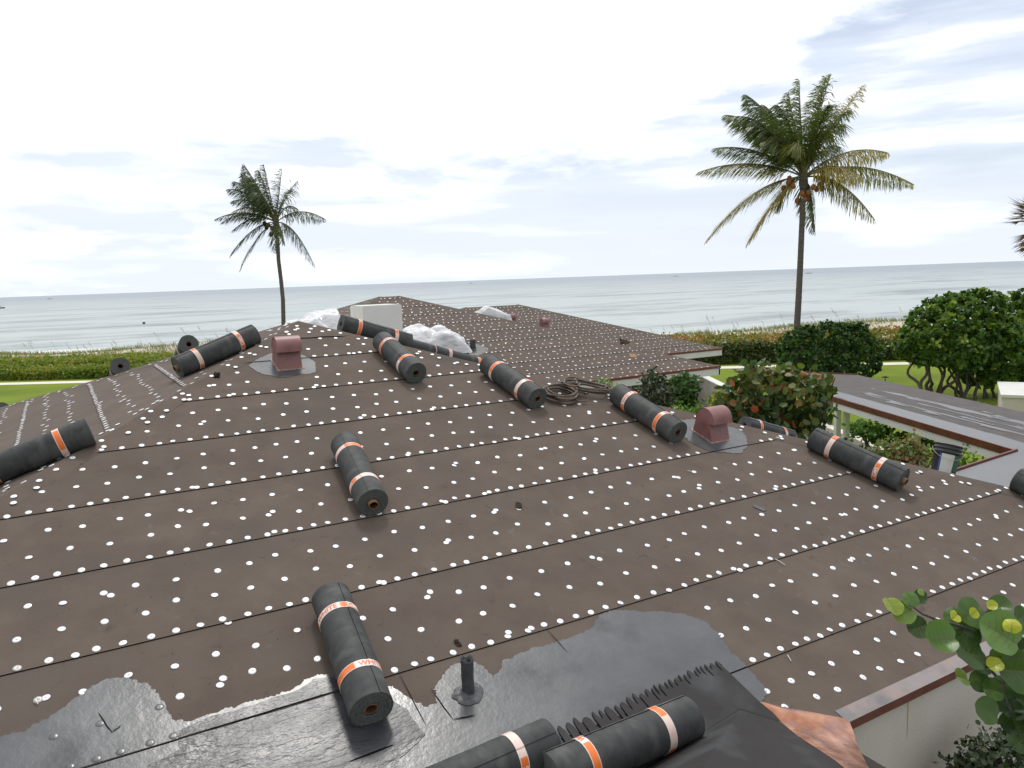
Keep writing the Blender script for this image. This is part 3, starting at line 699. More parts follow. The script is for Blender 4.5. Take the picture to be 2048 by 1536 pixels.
# ------------------------------------------------------------------ nail tags
vent_pos = [on_main(570, 741), on_main(1442, 884)]
def skip_main(a, b):
    if inside(tar, a, b) or inside(sheet, a, b) or b < .12: return True
    if b < 1.3 and a < 4.4+3.8 and FM.pt(a, b).x+FM.pt(a, b).y < 6.75: return True
    p = FM.pt(a, b)
    for v in vent_pos:
        if abs(p.x-(v.x-.01)) < .42 and -.25 < p.y-v.y < .5: return True
    if b > FM.bmax-.5 and False: return True
    return False
random.seed(21)
mt = FM.tags(skip_main); lt = FL.tags(); rt_ = FR.tags(spacing=.2); bt = FB.tags(spacing=.2)
alltags = [q for q in alltags if not (inside(tar, *FM.ab(q[0])) and abs((q[0]-PK).dot(FM.n)) < .1)]
for k in range(16):
    an = random.uniform(0, 2*PI); rr = random.uniform(.12, .5); dx, dy = math.cos(an), math.sin(an); s_ = rr/max(abs(dx), abs(dy)); x_, y_ = dx*s_, dy*s_
    nn = FM.n if (abs(dy) > abs(dx) and dy < 0) else FL.n if dx < -abs(dy) else FR.n if dx > abs(dy) else FB.n
    alltags.append((Vector((PK.x+x_, PK.y+y_, PK.z-S*max(abs(x_), abs(y_))+.029)), nn))
every = mt+alltags+lt+rt_+bt
def vis(q):
    x, y, d = proj(q[0]); return 0 < x < 2048 and 0 < y < 1536 and d > 0
def occl(q):
    x, y, d = proj(q[0]); return d
nearest = sorted([q for q in mt if vis(q)], key=occl)[:100]; ns = set(id(q) for q in nearest)
mbt = MB(); tag_geom(mbt, Vector((0, 0, 0)), Vector((0, 0, 1)), fine=False, seg=16) if False else None
protos = []
for k in range(4):
    mm = MB(); m_ = M['tag'] if k < 3 else M['tag_old']; random.seed(k); tag_geom(mm, Vector((0, 0, 0)), Vector((0, 0, 1)), fine=True, seg=20, m=m_); protos.append(mm)
pm = []
for k, mm in enumerate(protos):
    o = mm.build('nail_tag'); pm.append(o.data); bpy.data.objects.remove(o)
random.seed(3)
for q in nearest:
    o = bpy.data.objects.new('nail_tag', pm[3 if (proj(q[0])[1] > 1330 and random.random() < .25) else random.randrange(3)]); COL.objects.link(o)
    qn = q[1].to_track_quat('Z', 'Y'); o.matrix_world = Matrix.Translation(q[0]) @ qn.to_matrix().to_4x4() @ Matrix.Rotation(random.random()*6.28, 4, 'Z')
    mw = o.matrix_world.copy(); o.parent = near_house; o.matrix_parent_inverse = Matrix.Translation(near_house.location).inverted(); o['group'] = 'white nail tags on the felt'
mbt = MB()
for q in every:
    if id(q) in ns: continue
    d = (q[0]-EYE).length
    if d < 8: tag_geom(mbt, q[0], q[1], fine=True, seg=12)
    else: tag_geom(mbt, q[0], q[1], seg=8)
o = sub(mbt.build('nail_tags')); o['kind'] = 'stuff'
mbt = MB()
for p, n_ in fartags: tag_geom(mbt, p, n_, seg=6, r=.025)
o = subf(mbt.build('nail_tags')); o['kind'] = 'stuff'

# ------------------------------------------------------------------ membrane rolls
R_ROLL, L_ROLL = .125, 1.0
def text_mesh(txt, size):
    cu = bpy.data.curves.new(txt, 'FONT'); cu.body = txt; cu.size = size; cu.align_x = 'CENTER'; cu.offset = size*.018
    o = bpy.data.objects.new('t', cu); COL.objects.link(o)
    dg = bpy.context.evaluated_depsgraph_get(); me = bpy.data.meshes.new_from_object(o.evaluated_get(dg)); bpy.data.objects.remove(o)
    V = [v.co.copy() for v in me.vertices]; Fc = [tuple(p.vertices) for p in me.polygons]; bpy.data.meshes.remove(me); return V, Fc
TW = text_mesh('WHITE', .052); TG = text_mesh('GMS', .052)
LAP = 0.0
def prof(th, r=R_ROLL, lap=True):
    """outline of the roll at angle th (radians), slightly flattened where it rests; th=-pi/2 is the bottom"""
    t_ = ((th-LAP)/(2*PI)) % 1
    q = r+(.0045*(t_) if lap else 0)
    x, y = math.cos(th)*q, math.sin(th)*q
    if y < -.1: y = -.1+(y+.1)*.55
    return x, y
def dent(x, y, z, seed): return .022*mnoise.noise(Vector((x*2.2, y*6+seed, z*6)))+.009*mnoise.noise(Vector((x*9, y*11+seed, z*11)))
def make_roll(core_out=0.0, seed=0, ends=(1, 1)):
    """axis along local X from -L/2 to L/2, resting on z = 0 of its Empty"""
    global LAP
    LAP = (1.2, 2.2, .9, 1.9)[seed % 4]; root = empty('roofing_roll'); ns_ = 72; hgt = .114
    rows = []; nx_ = 28
    for i in range(nx_+1):
        x = -L_ROLL/2+L_ROLL*i/nx_; r = []
        sag = .0025*mnoise.noise(Vector((x*3, seed, 0)))
        for j in range(ns_+1):
            th = LAP+2*PI*min(j, ns_-.001)/ns_; y, z = prof(th); q = 1+dent(x, y, z, seed)
            r.append((x, y*q, z*q+hgt+sag))
        rows.append(r)
    mb = MB(); mb.grid(rows, M['roll'], smooth=True)
    for i in range(nx_):                      # the step of the outer lap
        mb.face([rows[i][0], rows[i+1][0], rows[i+1][ns_], rows[i][ns_]], M['felt_edge'])
    body = mb.build('wound_sheet', root)
    for sgn in (-1, 1):
        mb = MB(); nl = 15; rr = []
        for k in range(nl):
            f0 = k/nl; f1 = (k+1)/nl
            off0 = random.uniform(-.0025, .001)
            for f in (f0, f1-.004):
                ring = []
                for j in range(ns_):
                    th = 2*PI*j/ns_; y, z = prof(th, .042+(R_ROLL-.042)*f, lap=False); 
                    if f > .97: y, z = prof(th); q9 = 1+dent(sgn*L_ROLL/2, y, z, seed); y *= q9; z *= q9
                    sq = 1-.0*(1-f); oo = off0+.0015*mnoise.noise(Vector((y*30, z*30, k)))
                    ring.append((sgn*(L_ROLL/2+oo-.001), y, z+hgt))
                rr.append(ring)
        mb.grid(rr, M['roll_end'], closed=True, smooth=False, flip=(sgn < 0))
        mb.build('rolled_edge', body)
    mb = MB(); lo, hi = -L_ROLL/2-(core_out if ends[0] else 0)+(.004 if not core_out else 0), L_ROLL/2+(core_out if ends[1] else 0)-(.004 if not core_out else 0)
    ring = lambda x, r: [(x, math.cos(2*PI*j/24)*r*1.08, math.sin(2*PI*j/24)*r*.93+hgt) for j in range(24)]
    mb.grid([ring(lo, .0375), ring(hi, .0375)], M['core'], closed=True)
    mb.grid([ring(lo, .0375), ring(lo, .033)], M['core'], closed=True, smooth=False); mb.grid([ring(hi, .033), ring(hi, .0375)], M['core'], closed=True, smooth=False)
    mb.grid([ring(lo, .033), ring(lo+.3, .033)], M['core_in_shade'], closed=True); mb.grid([ring(hi-.3, .033), ring(hi, .033)], M['core_in_shade'], closed=True)
    mb.face([Vector(p) for p in ring(lo+.3, .0335)], M['shade_tar']); mb.face([Vector(p) for p in ring(hi-.3, .0335)][::-1], M['shade_tar'])
    mb.build('core_tube', root)
    # paper bands
    for bi, bx in enumerate((-.27, .26)):
        ph = bi*1.3+seed*.9; w = .026; mb = MB(); segs = 96
        def ringp(x, j, h=.0022):
            th = 2*PI*j/segs; y, z = prof(th); q = 1+dent(x, y, z, seed); y *= q; z *= q
            l_ = math.hypot(y, z); return Vector((x, y*(1+h/l_), z*(1+h/l_)+hgt))
        for j in range(segs):
            t_ = ((j/segs)*2*PI+ph) % (2*PI); k_ = t_/(PI/2)
            col = (M['band_orange'], M['band_white'], M['band_orange'], M['band_pink'])[int(k_) % 4]
            for x0_, x1_, mm_ in ((bx-w, bx-w+.004, M['band_white']), (bx-w+.004, bx+w-.004, col), (bx+w-.004, bx+w, M['band_white'])):
                mb.face([ringp(x0_, j), ringp(x1_, j), ringp(x1_, j+1), ringp(x0_, j+1)], mm_, True)
        for e_x in (bx-w, bx+w):
            mb.grid([[ringp(e_x, j, 0) for j in range(segs)], [ringp(e_x, j) for j in range(segs)]], M['band_white'], closed=True, smooth=False)
        band = mb.build('label_band', root)
        for seg_i in range(2):
            V, Fc = (TG, TW)[seg_i % 2]; mid_t = (seg_i+.5)*PI/2-ph; mb = MB()
            mi_ = M['ink_white'] if seg_i % 2 == 0 else M['ink_orange']
            vv = []
            for v in V:
                th = mid_t-v.x/R_ROLL; x = bx-(v.y-.018); j = (th/(2*PI) % 1)*segs
                vv.append(ringp(x, j, .0034))
            b_ = len(mb.v); mb.v.extend([tuple(p) for p in vv]); k_ = mb.mi(mi_)
            for f_ in Fc: mb.f.append(tuple(b_+i for i in f_)); mb.m.append(k_); mb.smooth.append(False)
            mb.build('lettering', band)
    return root
protos_r = [make_roll(0, 0), make_roll(.035, 3), make_roll(0, 1), make_roll(.004, 2)]; usedp = {0: False, 1: False, 2: False, 3: False}; rolln = [0]
def place_roll(kind, p0, p1, n, spin, label, group='roofing rolls laid out over the roof'):
    """p0 -> p1 : axis ends resting on the surface with normal n (points at axis height)"""
    if kind == 0: kind = (0, 2, 3)[rolln[0] % 3]; rolln[0] += 1
    src = protos_r[kind]
    o = src if not usedp[kind] else copy_tree(src); usedp[kind] = True
    c = (p0+p1)/2; n = Vector(n).normalized(); x = (p1-p0); x = (x-n*x.dot(n)).normalized(); y = n.cross(x)
    c = c-n*(.114-.012)
    o.matrix_world = Matrix(((x.x, y.x, n.x, c.x), (x.y, y.y, n.y, c.y), (x.z, y.z, n.z, c.z), (0, 0, 0, 1)))
    tagp(o, label, 'roofing roll', group); return o
r_ = .114
# near face: (kind, far end pixel, near end pixel)
place_roll(0, on_main(664, 1206, r_), on_main(739, 1412, r_), NM, 0, 'roofing roll at the left front lying half in wet tar, largest in the picture')
place_roll(1, on_main(690, 893, r_), on_main(744, 1006, r_), NM, 0, 'roofing roll alone in the middle of the roof with brown cardboard core showing')
place_roll(0, on_main(768, 688, r_), on_main(828, 745, r_), NM, 0, 'roofing roll right of the upper vent, its top end touching the rolls on the hip')
place_roll(0, on_main(982, 735, r_), on_main(1068, 795, r_), NM, 0, 'roofing roll lying just left of the coiled hose')
place_roll(0, on_main(1243, 795, r_), on_main(1347, 862, r_), NM, 0, 'roofing roll lying just left of the lower right red vent')
place_roll(1, on_main(1637, 884, r_), on_main(1793, 957, r_), NM, 0, 'roofing roll at the right edge of the roof near the black bucket')
place_roll(0, on_main(2048, 968, r_), on_main(2225, 1055, r_), NM, 0, 'roofing roll cut off by the right border, below the wet flat roof')
# two rolls at the bottom of the picture, axis along the eaves
place_roll(0, on_main(1103, 1556, r_), on_main(1375, 1440, r_), NM, 0, 'roofing roll in front at bottom centre lying across the dark valley sheet')
place_roll(1, on_main(790, 1625, r_), on_main(1078, 1496, r_), NM, 0, 'roofing roll at the bottom edge with pale core sticking out, behind the frontmost one')
# left face
place_roll(1, on_left(362, 735, r_), on_left(505, 673, r_), NL, 0, 'roofing roll left of the upper vent on the left hip')
pA = on_left(182, 864, r_); pB = pA+Vector((-1, 0, -S)).normalized()*1.0
place_roll(0, pB, pA, NL, 0, 'roofing roll at the far left border, cut off by the picture edge')
# far side of the left hip: ends face the viewer
for (px, py), lab in (((378, 690), 'roofing roll behind the highest left roll, round end facing the viewer'), ((241, 734), 'roofing roll end seen as a disc against the green hedge at the left'), ((2, 822), 'roofing roll end peeking over the roof at the left border beside the lawn')):
    p = on_back(px, py, r_-.01); place_roll(0, p, p+Vector((0, 1, -S)).normalized()*1.0, NB, 0, lab)
# right face, beyond the right hip
def rroll(kind, px, py, lab, dx=0):
    p = on_right(px, py, r_-.01); place_roll(kind, p, p+Vector((1, dx, -S)).normalized()*1.0, NR, 0, lab)
rroll(0, 681, 650, 'roofing roll just below the white chimney with its dark round end to the left')
rroll(0, 778, 684, 'roofing roll behind the hip between the chimney and the white plastic heap')
rroll(0, 868, 708, 'lowest small roofing roll peeking over the hip beside the plastic heap')
rroll(0, 1488, 852, 'roofing roll half hidden behind the hip right of the lower red vent')

# ------------------------------------------------------------------ roof vents
def make_vent():
    root = empty('roof_vent'); w = .30; D = .33; H = .30; R_ = .155
    mb = MB()
    # body: side profile in (y, z); y up slope; foot lies on the slope
    foot0, foot1 = -.03, .31
    body = [(foot0, S*foot0), (foot1, S*foot1), (.235+.0, .30), (-.002, .30)]
    yb = .235
    body = [(foot0, S*foot0), (foot1, S*foot1), (.245, .29), (.02, .29), (.02, .215)]
    mb.prism([(-w/2, y, z) for y, z in body], (w, 0, 0), M['vent'])
    o1 = mb.build('duct_body', root)
    # hood: half drum over the top, overhanging down slope
    mb = MB(); cy, cz = .095, .265; pts = []
    for i in range(19):
        th = PI*i/18; pts.append((cy+math.cos(th)*R_, cz+math.sin(th)*R_))
    pts.append((cy-R_-.003, cz-.035)); 
    for k, x in ((0, -w/2-.004), (1, w/2+.004)):
        P = [(x, y, z) for y, z in pts]+[(x, .03, cz-.065+.02), (x, .04, cz-.0)]
        P = [(x, y, z) for y, z in pts]+[(x, .02, .215), (x, .245, .215)]
        mb.poly(P if k else P[::-1], M['vent'])
    mb.grid([[(-w/2-.008, y, z) for y, z in pts], [(w/2+.008, y, z) for y, z in pts]], M['vent'], smooth=True)
    mb.grid([[(-w/2-.008, cy+(y-cy)*.975, cz+(z-cz)*.975) for y, z in pts], [(w/2+.008, cy+(y-cy)*.975, cz+(z-cz)*.975) for y, z in pts]], M['vent'], smooth=True, flip=True)
    mb.box((-w/2-.012, cy-R_-.012, cz-.042), (w/2+.012, cy-R_+.004, cz-.03), M['vent'])
    mb.build('hood', root)
    mb = MB(); g0, g1, gx = -.05, .34, w/2+.025
    mb.prism([(-gx, g0, S*g0), (gx, g0, S*g0), (gx, g1, S*g1), (-gx, g1, S*g1)], (0, 0, .012), M['vent_base']); mb.build('base_flange', root)
    return root
vent = make_vent(); vents = []; VSC = .87
def place_vent(p, label, first=False, rz=0):
    o = vent if first else copy_tree(vent); o.location = p; o.rotation_euler = (0, 0, rz); o.scale = (VSC,)*3
    return tagp(o, label, 'roof vent', 'red metal vents on the roofs')
place_vent(vent_pos[0]+Vector((.065, .02, .012)), 'dull red gooseneck vent near the roof peak in a patch of grey tar', True)
place_vent(vent_pos[1]+Vector((-.005, .02, .012)), 'dull red gooseneck vent at the right of the near roof, hood open to the right')
def on_p2(x, y): return hit(x, y, (0, -S, 1), (0, 21.19, ZE))
place_vent(on_p2(1092, 657)+Vector((0, 0, .01)), 'small red vent standing clear on the farthest roof')
place_vent(on_p2(1026, 648)+Vector((0, 0, .01)), 'small red vent half hidden behind the far hip beside white plastic')
# grey tar flashing patches around the vents
for k, (v, rx, ry, lab) in enumerate(((vent_pos[0], .37, .31, ''), (vent_pos[1], .40, .37, ''))):
    a, b = FM.ab(v+Vector((.05 if k == 0 else .0, .13, 0))); poly = []
    for i in range(90):
        an = 2*PI*i/90; q = 1+.22*mnoise.noise(Vector((math.cos(an)*1.6, math.sin(an)*1.6, k*5)))+.07*mnoise.noise(Vector((math.cos(an)*9, math.sin(an)*9, k)))
        poly.append((a+math.cos(an)*rx*q, b+math.sin(an)*ry*q))
    mb = tar_part(poly, M['tar'], .004, 'x'); sub(mb.build('tar_patch'))

# lead pipe vents
def pipe(name, p, h, r, label, patch=.2, seed=0):
    root = empty(name, p); mb = MB(); rows = []
    for i in range(12):
        f = i/11; z = -.02+h*f; r_i = r*(1+.05*mnoise.noise(Vector((f*4, seed, 1)))+(.16 if f > .93 else 0)+(.6*(1-f/.1) if f < .1 else 0))
        rows.append([(math.cos(2*PI*j/18)*r_i*(1+.06*math.sin(j*1.9+i*.8)), math.sin(2*PI*j/18)*r_i, z+(.012*math.sin(j*1.3) if i == 11 else 0)) for j in range(18)])
    for q, dz in ((.82, .0), (.74, -.06)): rows.append([(x*q, y*q, z+dz) for x, y, z in rows[11]])
    mb.grid(rows, M['lead'], closed=True); mb.face(rows[-1], M['shade_tar']); mb.build('lead_pipe', root)
    mb = MB(); rr = []
    for q, hh in ((r*1.0, .035), (r*1.3, .014), (r*1.7, .012), (patch*.7, .011), (patch*.85, .010), (patch, .004)):
        rr.append([(math.cos(2*PI*j/40)*q*(1+.2*mnoise.noise(Vector((math.cos(j*.157)*2, math.sin(j*.157)*2, q*9)))), math.sin(2*PI*j/40)*q*.8*(1+.25*mnoise.noise(Vector((math.cos(j*.157)*2, math.sin(j*.157)*2, q*9+5)))), 0) for j in range(40)])
        rr[-1] = [(x, y, S*y+hh+(.022*abs(mnoise.noise(Vector((x*60, y*60, seed)))) if q > r*1.2 and q < patch*.9 else 0)) for x, y, z in rr[-1]]
    mb.grid(rr, M['tar_matte'], closed=True, flip=True); mb.build('tar_collar', root)
    return tagp(root, label, 'vent pipe')
pipe('vent_pipe', on_main(937, 1392)+Vector((0, 0, .012)), .25, .038, 'short grey lead pipe standing in tar at the front of the roof', .10)
pipe('vent_pipe', hit(946, 699, (0, -S, 1), (0, 17.19, ZE)), .30, .085, 'distant grey pipe stub beside the white plastic heap on the far roof', .5, 4)

# ------------------------------------------------------------------ white plastic heaps
def heap(c, ux_, uy_, L_, W_, H_, seed, label, shape=None, cat='plastic sheet'):
    """a sheet of plastic thrown over boxes: broad flat facets, sharp folds, loose hem"""
    mb = MB(); nx_, ny_ = 54, 34; rows = []
    ux_ = Vector(ux_).normalized(); uy_ = Vector(uy_).normalized(); rr_ = random.Random(seed)
    poles = [(rr_.uniform(-.75, .75), rr_.uniform(-.5, .5), rr_.uniform(.72, 1.0)) for _ in range(5)]
    for i in range(ny_+1):
        r = []
        for j in range(nx_+1):
            u, v = j/nx_*2-1, i/ny_*2-1
            z = 0
            for pu_, pv_, ph_ in poles: z = max(z, ph_-.85*math.hypot((u-pu_)*.95, (v-pv_)*.75)*(1+.25*mnoise.noise(Vector((math.atan2(v-pv_, u-pu_)*1.6, pu_*9, seed)))))
            e = min(1, (1-abs(u))*5, (1-abs(v))*4); z = min(z, .66)/.66*max(0, e)**.7*(shape(u, v) if shape else 1)*H_
            z += (H_*.09*abs(mnoise.noise(Vector((u*3.2+v*1.5, v*2-u, seed+2))))+.010*abs(mnoise.noise(Vector((u*14+v*9, v*4, seed+8)))))*max(0, e)**.3
            ra = 1+.12*mnoise.noise(Vector((u*2, v*2, seed+4)))
            r.append(Vector(c)+ux_*(u*L_/2*ra)+uy_*(v*W_/2*ra)+Vector((0, 0, z)))
        rows.append(r)
    mb.grid(rows, M['plastic'], smooth=True)
    o = rot_mesh(mb.build('plastic_sheet'), Vector(c)); return tagp(o, label, cat, 'white plastic sheets covering materials')
def on_p1(x, y): return hit(x, y, (0, -S, 1), (0, 17.19, ZE))
pc = on_p1(866, 688); heap(pc+Vector((0, 0, -.05)), (.86, -.5, 0), (.3, .95, S*.9), 1.95, 1.3, .50, 1, 'crumpled white plastic sheet over a heap just right of the chimney', shape=lambda u, v: (1 if u > -.3 else 1-.5*(-.3-u))*(1-.35*max(0, u-.3)))
pc = on_p1(624, 664); heap(pc+Vector((0, 0, -.1)), (.86, -.5, .08), (.3, .95, S*.9), 1.8, 1.3, .55, 5, 'white plastic sheet over a heap left of the chimney, behind the roof peak', shape=lambda u, v: .55+.45*min(1, max(0, (u+1)/1.1)))
p2 = on_p2(978, 646); heap(p2+Vector((0, 0, -.1)), (.86, -.5, -.18), (.5, .86, 0), 1.9, 1.2, .68, 9, 'distant white plastic sheet on the far roof beside a half hidden vent', shape=lambda u, v: 1-.3*max(0, u))

# ------------------------------------------------------------------ coiled hose on the hip
mb = MB(); random.seed(9)
hc = on_main(1148, 800)
def hp(x, y, h): return FM.pt(*FM.ab((x, y, 0)), h) if False else Vector((x, y, PK.z-S*max(abs(y-PK.y) if y < PK.y else 0, (x-PK.x))+h))
def loop(cx, cy, rx, ry, rot_, h0, turns, seed, r=.0085):
    pts = []; n = int(40*turns)
    for i in range(n+1):
        th = 2*PI*i/40; q = 1+.05*mnoise.noise(Vector((th*.4, seed, 0))); x = math.cos(th)*rx*q; y = math.sin(th)*ry*q
        X_ = cx+x*math.cos(rot_)-y*math.sin(rot_)+.012*mnoise.noise(Vector((th*.3, seed, 7))); Y_ = cy+x*math.sin(rot_)+y*math.cos(rot_)
        pts.append(hp(X_, Y_, h0+.01+.008*mnoise.noise(Vector((th*.5, seed, 3)))))
    mb.tube(pts, r, M['hose'], n=8)
cl_ = on_main(1123, 797); cr_ = on_main(1172, 786)
for k in range(9): loop(cl_.x+random.uniform(-.02, .02), cl_.y+random.uniform(-.02, .02), .20+random.uniform(-.045, .03), .17+random.uniform(-.04, .03), random.uniform(-.3, .3), .02+k*.009, 1.0, k)
for k in range(6): loop(cr_.x+random.uniform(-.02, .02), cr_.y+random.uniform(-.02, .02), .27+random.uniform(-.03, .03), .12+random.uniform(-.02, .03), -.55+random.uniform(-.1, .1), .05+k*.011, 1.0, k+20)
loop((cl_.x+cr_.x)/2, (cl_.y+cr_.y)/2+.03, .10, .09, .3, .13, .9, 41); loop((cl_.x+cr_.x)/2+.02, (cl_.y+cr_.y)/2-.12, .13, .11, .3, .03, .7, 45)
a_ = on_main(1103, 770, .03); mb.tube([a_, a_.lerp(cr_, .35)+Vector((0, 0, .07)), a_.lerp(cr_, .7)+Vector((0, 0, .08)), cr_+Vector((.05, .05, .09))], .011, M['bucket'], n=8)
tagp(rot_mesh(mb.build('hose'), hc), 'coiled brown and black hose heaped on the hip between two roofing rolls', 'hose')

# ------------------------------------------------------------------ scraps left on the roofs
def scrap(p, n, w, l, rz, m, label, cat, lift_=.02, name='felt_scrap', seed=0, nn_=8):
    n = Vector(n).normalized(); mb = MB(); a_ = n.orthogonal().normalized(); b_ = n.cross(a_); ca, sa = math.cos(rz), math.sin(rz); rows, low_ = [], []
    for i in range(nn_+1):
        r = []
        for j in range(nn_+1):
            u, v = (i/nn_-.5)*l*(1+.15*mnoise.noise(Vector((j*.6, seed, 0)))), (j/nn_-.5)*w*(1+.15*mnoise.noise(Vector((i*.6, seed, 5))))
            r.append(Vector(p)+a_*(u*ca-v*sa)+b_*(u*sa+v*ca)+n*(.012+lift_*abs(mnoise.noise(Vector((i*.35, j*.35, seed))))*2))
        rows.append(r)
    mb.grid(rows, m); mb.grid([[q-n*.003 for q in r] for r in rows], m, flip=True)
    return tagp(rot_mesh(mb.build(name), Vector(p)), label, cat)
scrap(on_main(433, 753), NM, .07, .14, .5, M['felt_edge'], 'small dark scrap of felt below the highest left roll', 'scrap')
scrap(on_p1(1248, 686), (0, -S, 1), .28, .42, .2, M['shade_tar'], 'black offcut lying on the middle of the far roof', 'scrap', .12, seed=3)
scrap(on_p1(1266, 712), (0, -S, 1), .22, .3, .2, M['core'], 'tan round scrap lying on the far roof near its eave', 'scrap', .01, 'paper_scrap', seed=6)
scrap(on_main(1037, 1014), NM, .05, .09, .3, M['shade_tar'], 'small blob of black tar on the felt in the middle of the roof', 'tar blob', .012, 'tar_blob', 9)
scrap(on_main(1518, 1018), NM, .05, .11, 1.2, M['tar_matte'], 'small smear of grey tar on the felt right of the middle', 'tar blob', .004, 'tar_blob', 12)
scrap(on_main(915, 1290), NM, .035, .06, .8, M['shade_tar'], 'small black tar clod just above the lead pipe', 'tar blob', .015, 'tar_blob', 15)
for k, (x0_, y0_, x1_, y1_) in enumerate(((1575, 1310, 1582, 1322), (1375, 941, 1388, 946), (1550, 1118, 1570, 1130), (68, 1400, 76, 1408))):
    mb = MB(); a_, b_ = on_main(x0_, y0_, .02), on_main(x1_, y1_, .016); mb.tube([a_, (a_+b_)/2+Vector((0, .004, .006)), b_], .0035, M['lab_white'], n=6)
    tagp(rot_mesh(mb.build('twig'), a_), ('pale twig beside the tags right of the big tar patch', 'pale twig on the felt left of the lower right vent', 'pale twig on the felt at the right middle', 'pale twig on the felt at the lower left by the tar')[k], 'twig')

# ------------------------------------------------------------------ bucket
bp = on_right(1884, 952); bk = empty('bucket', bp); bk.rotation_euler = NR.to_track_quat('Z', 'Y').to_euler()
rings = [(.120, 0), (.128, .02), (.142, .27), (.150, .272), (.150, .29), (.143, .292), (.145, .315), (.153, .317), (.153, .333), (.147, .335), (.149, .36), (.160, .362), (.160, .372), (.147, .372), (.143, .30), (.121, .012)]
mb = MB(); mb.grid([[(math.cos(2*PI*j/40)*r, math.sin(2*PI*j/40)*r, z) for j in range(40)] for r, z in rings], M['bucket'], closed=True)
mb.face([(math.cos(2*PI*j/40)*.121, math.sin(2*PI*j/40)*.121, .012) for j in range(40)], M['bucket']); mb.face([(math.cos(2*PI*j/40)*.12, math.sin(2*PI*j/40)*.12, 0) for j in range(40)][::-1], M['bucket'])
mb.build('pail', bk)
_q = bk.rotation_euler.to_matrix().inverted() @ (EYE-bp); th0 = math.degrees(math.atan2(_q.y, _q.x))+14
def lab(t0_, t1_, z0, z1, m, h=.0015):
    ms_ = MB(); rows = []
    for z in (z0, z1):
        r = .128+(z-.02)/.25*.014+h; rows.append([(math.cos(math.radians(th0+t0_+(t1_-t0_)*i/10))*r, math.sin(math.radians(th0+t0_+(t1_-t0_)*i/10))*r, z) for i in range(11)])
    ms_.grid(rows, m); return ms_
lb_ = lab(-34, 22, .025, .255, M['lab_white']).build('paper_label', bk)
lab(-43, -34, .025, .255, M['lab_blue']).build('blue_strip', lb_); lab(22, 60, .07, .255, M['lab_green']).build('green_strip', lb_); lab(24, 50, .028, .055, M['lab_white']).build('small_label', lb_)
hd = MB(); hd.tube([(math.cos(math.radians(th0+100*(1-2*i/16)))*.163, math.sin(math.radians(th0+100*(1-2*i/16)))*.163, .325-.13*math.sin(PI*i/16)) for i in range(17)], .0022, M['tag_old'], n=6); hd.build('handle', bk)
tagp(bk, 'black plastic bucket with a white label on the roof edge at the right', 'bucket')

# ------------------------------------------------------------------ flat canopy roof at the right
ZC = ZE
C0 = at_z(2034, 903, ZC); C1 = at_z(1650, 790, ZC); D1 = at_z(1716, 750, ZC); D0 = at_z(2048, 830, ZC)
dv = (C1-C0).normalized(); C1e = at_z(1478, 739, ZC); dv = (C1e-C0).normalized(); C1e = C0+dv*(C1e-C0).length; wv = (D1-C1e)
ext = 4.5
canopy = empty('canopy', (C0.x, C0.y, 0)); tagp(canopy, 'long flat roofed white walkway canopy at the right, its dark roof streaked with wet tar', 'canopy')
def subc(o): o.parent = canopy; o.matrix_parent_inverse = Matrix.Translation(canopy.location).inverted(); return o
D0e = D1-dv*((D1-D0).length+3.5)
J0 = at_z(1906, 945, ZC); J0 = C0+(J0-C0).normalized()*3.2
roofp = [C1e, C0, J0, Vector((9.8, J0.y, ZC)), Vector((9.8, C0.y-5.5, ZC)), D0e+Vector((0, -4, 0)), D0e, D1]
mb = MB(); mb.poly([p+Vector((0, 0, 0)) for p in roofp], M['canopy_felt']); mb.poly([p-Vector((0, 0, .10)) for p in roofp][::-1], M['white'])
subc(mb.build('flat_roof'))
mb = MB()
def band_on_roof(p, q, w0, w1, m, h=.004, wob=.05, seed=0):
    p, q = Vector(p), Vector(q); d = (q-p); n = 40; nr = d.normalized().cross(Vector((0, 0, 1))); r0, r1 = [], []
    for i in range(n+1):
        c = p+d*i/n+Vector((0, 0, h)); wa = (w0+(w1-w0)*i/n)
        r0.append(c+nr*(wa/2+wob*mnoise.noise(Vector((i*.35, seed, 0))))); r1.append(c-nr*(wa/2+wob*mnoise.noise(Vector((i*.35, seed, 5)))))
    mb.grid([r0, r1], m, smooth=False)
ins = dv.cross(Vector((0, 0, 1)))
inw = (D1-C1e); inw = (inw-dv*inw.dot(dv)).normalized()
Wc = (D1-C1e).dot(inw); C1s = C0+dv*((C1-C0).length+.6)
band_on_roof(C0+inw*.27-dv*.1, C1s+inw*.27, .5, .42, M['canopy_tar'], .004, .05, 1)
band_on_roof(C0+inw*(Wc*.72)-dv*3, C1s+inw*(Wc*.6), .40, .08, M['canopy_tar'], .004, .12, 2)
band_on_roof(C0+inw*(Wc*.42)-dv*3, C1s+inw*(Wc*.35)-dv*.8, .12, .05, M['canopy_tar'], .005, .06, 3)
band_on_roof(C0+inw*(Wc*.55)-dv*3, C1s+inw*(Wc*.5)-dv*2.2, .10, .04, M['canopy_tar'], .006, .07, 4)
for k in range(14):
    a_ = random.uniform(-.6, 5.2); b_ = Wc*random.uniform(.3, .85); q = C0+dv*a_+inw*b_; band_on_roof(q, q+dv*random.uniform(.25, .9), .02, random.uniform(.06, .2), M['canopy_tar'], .007+k*.0004, .05, 10+k)
subc(mb.build('tar_streaks'))
mb = MB()   # wet patch where the canopy meets the house
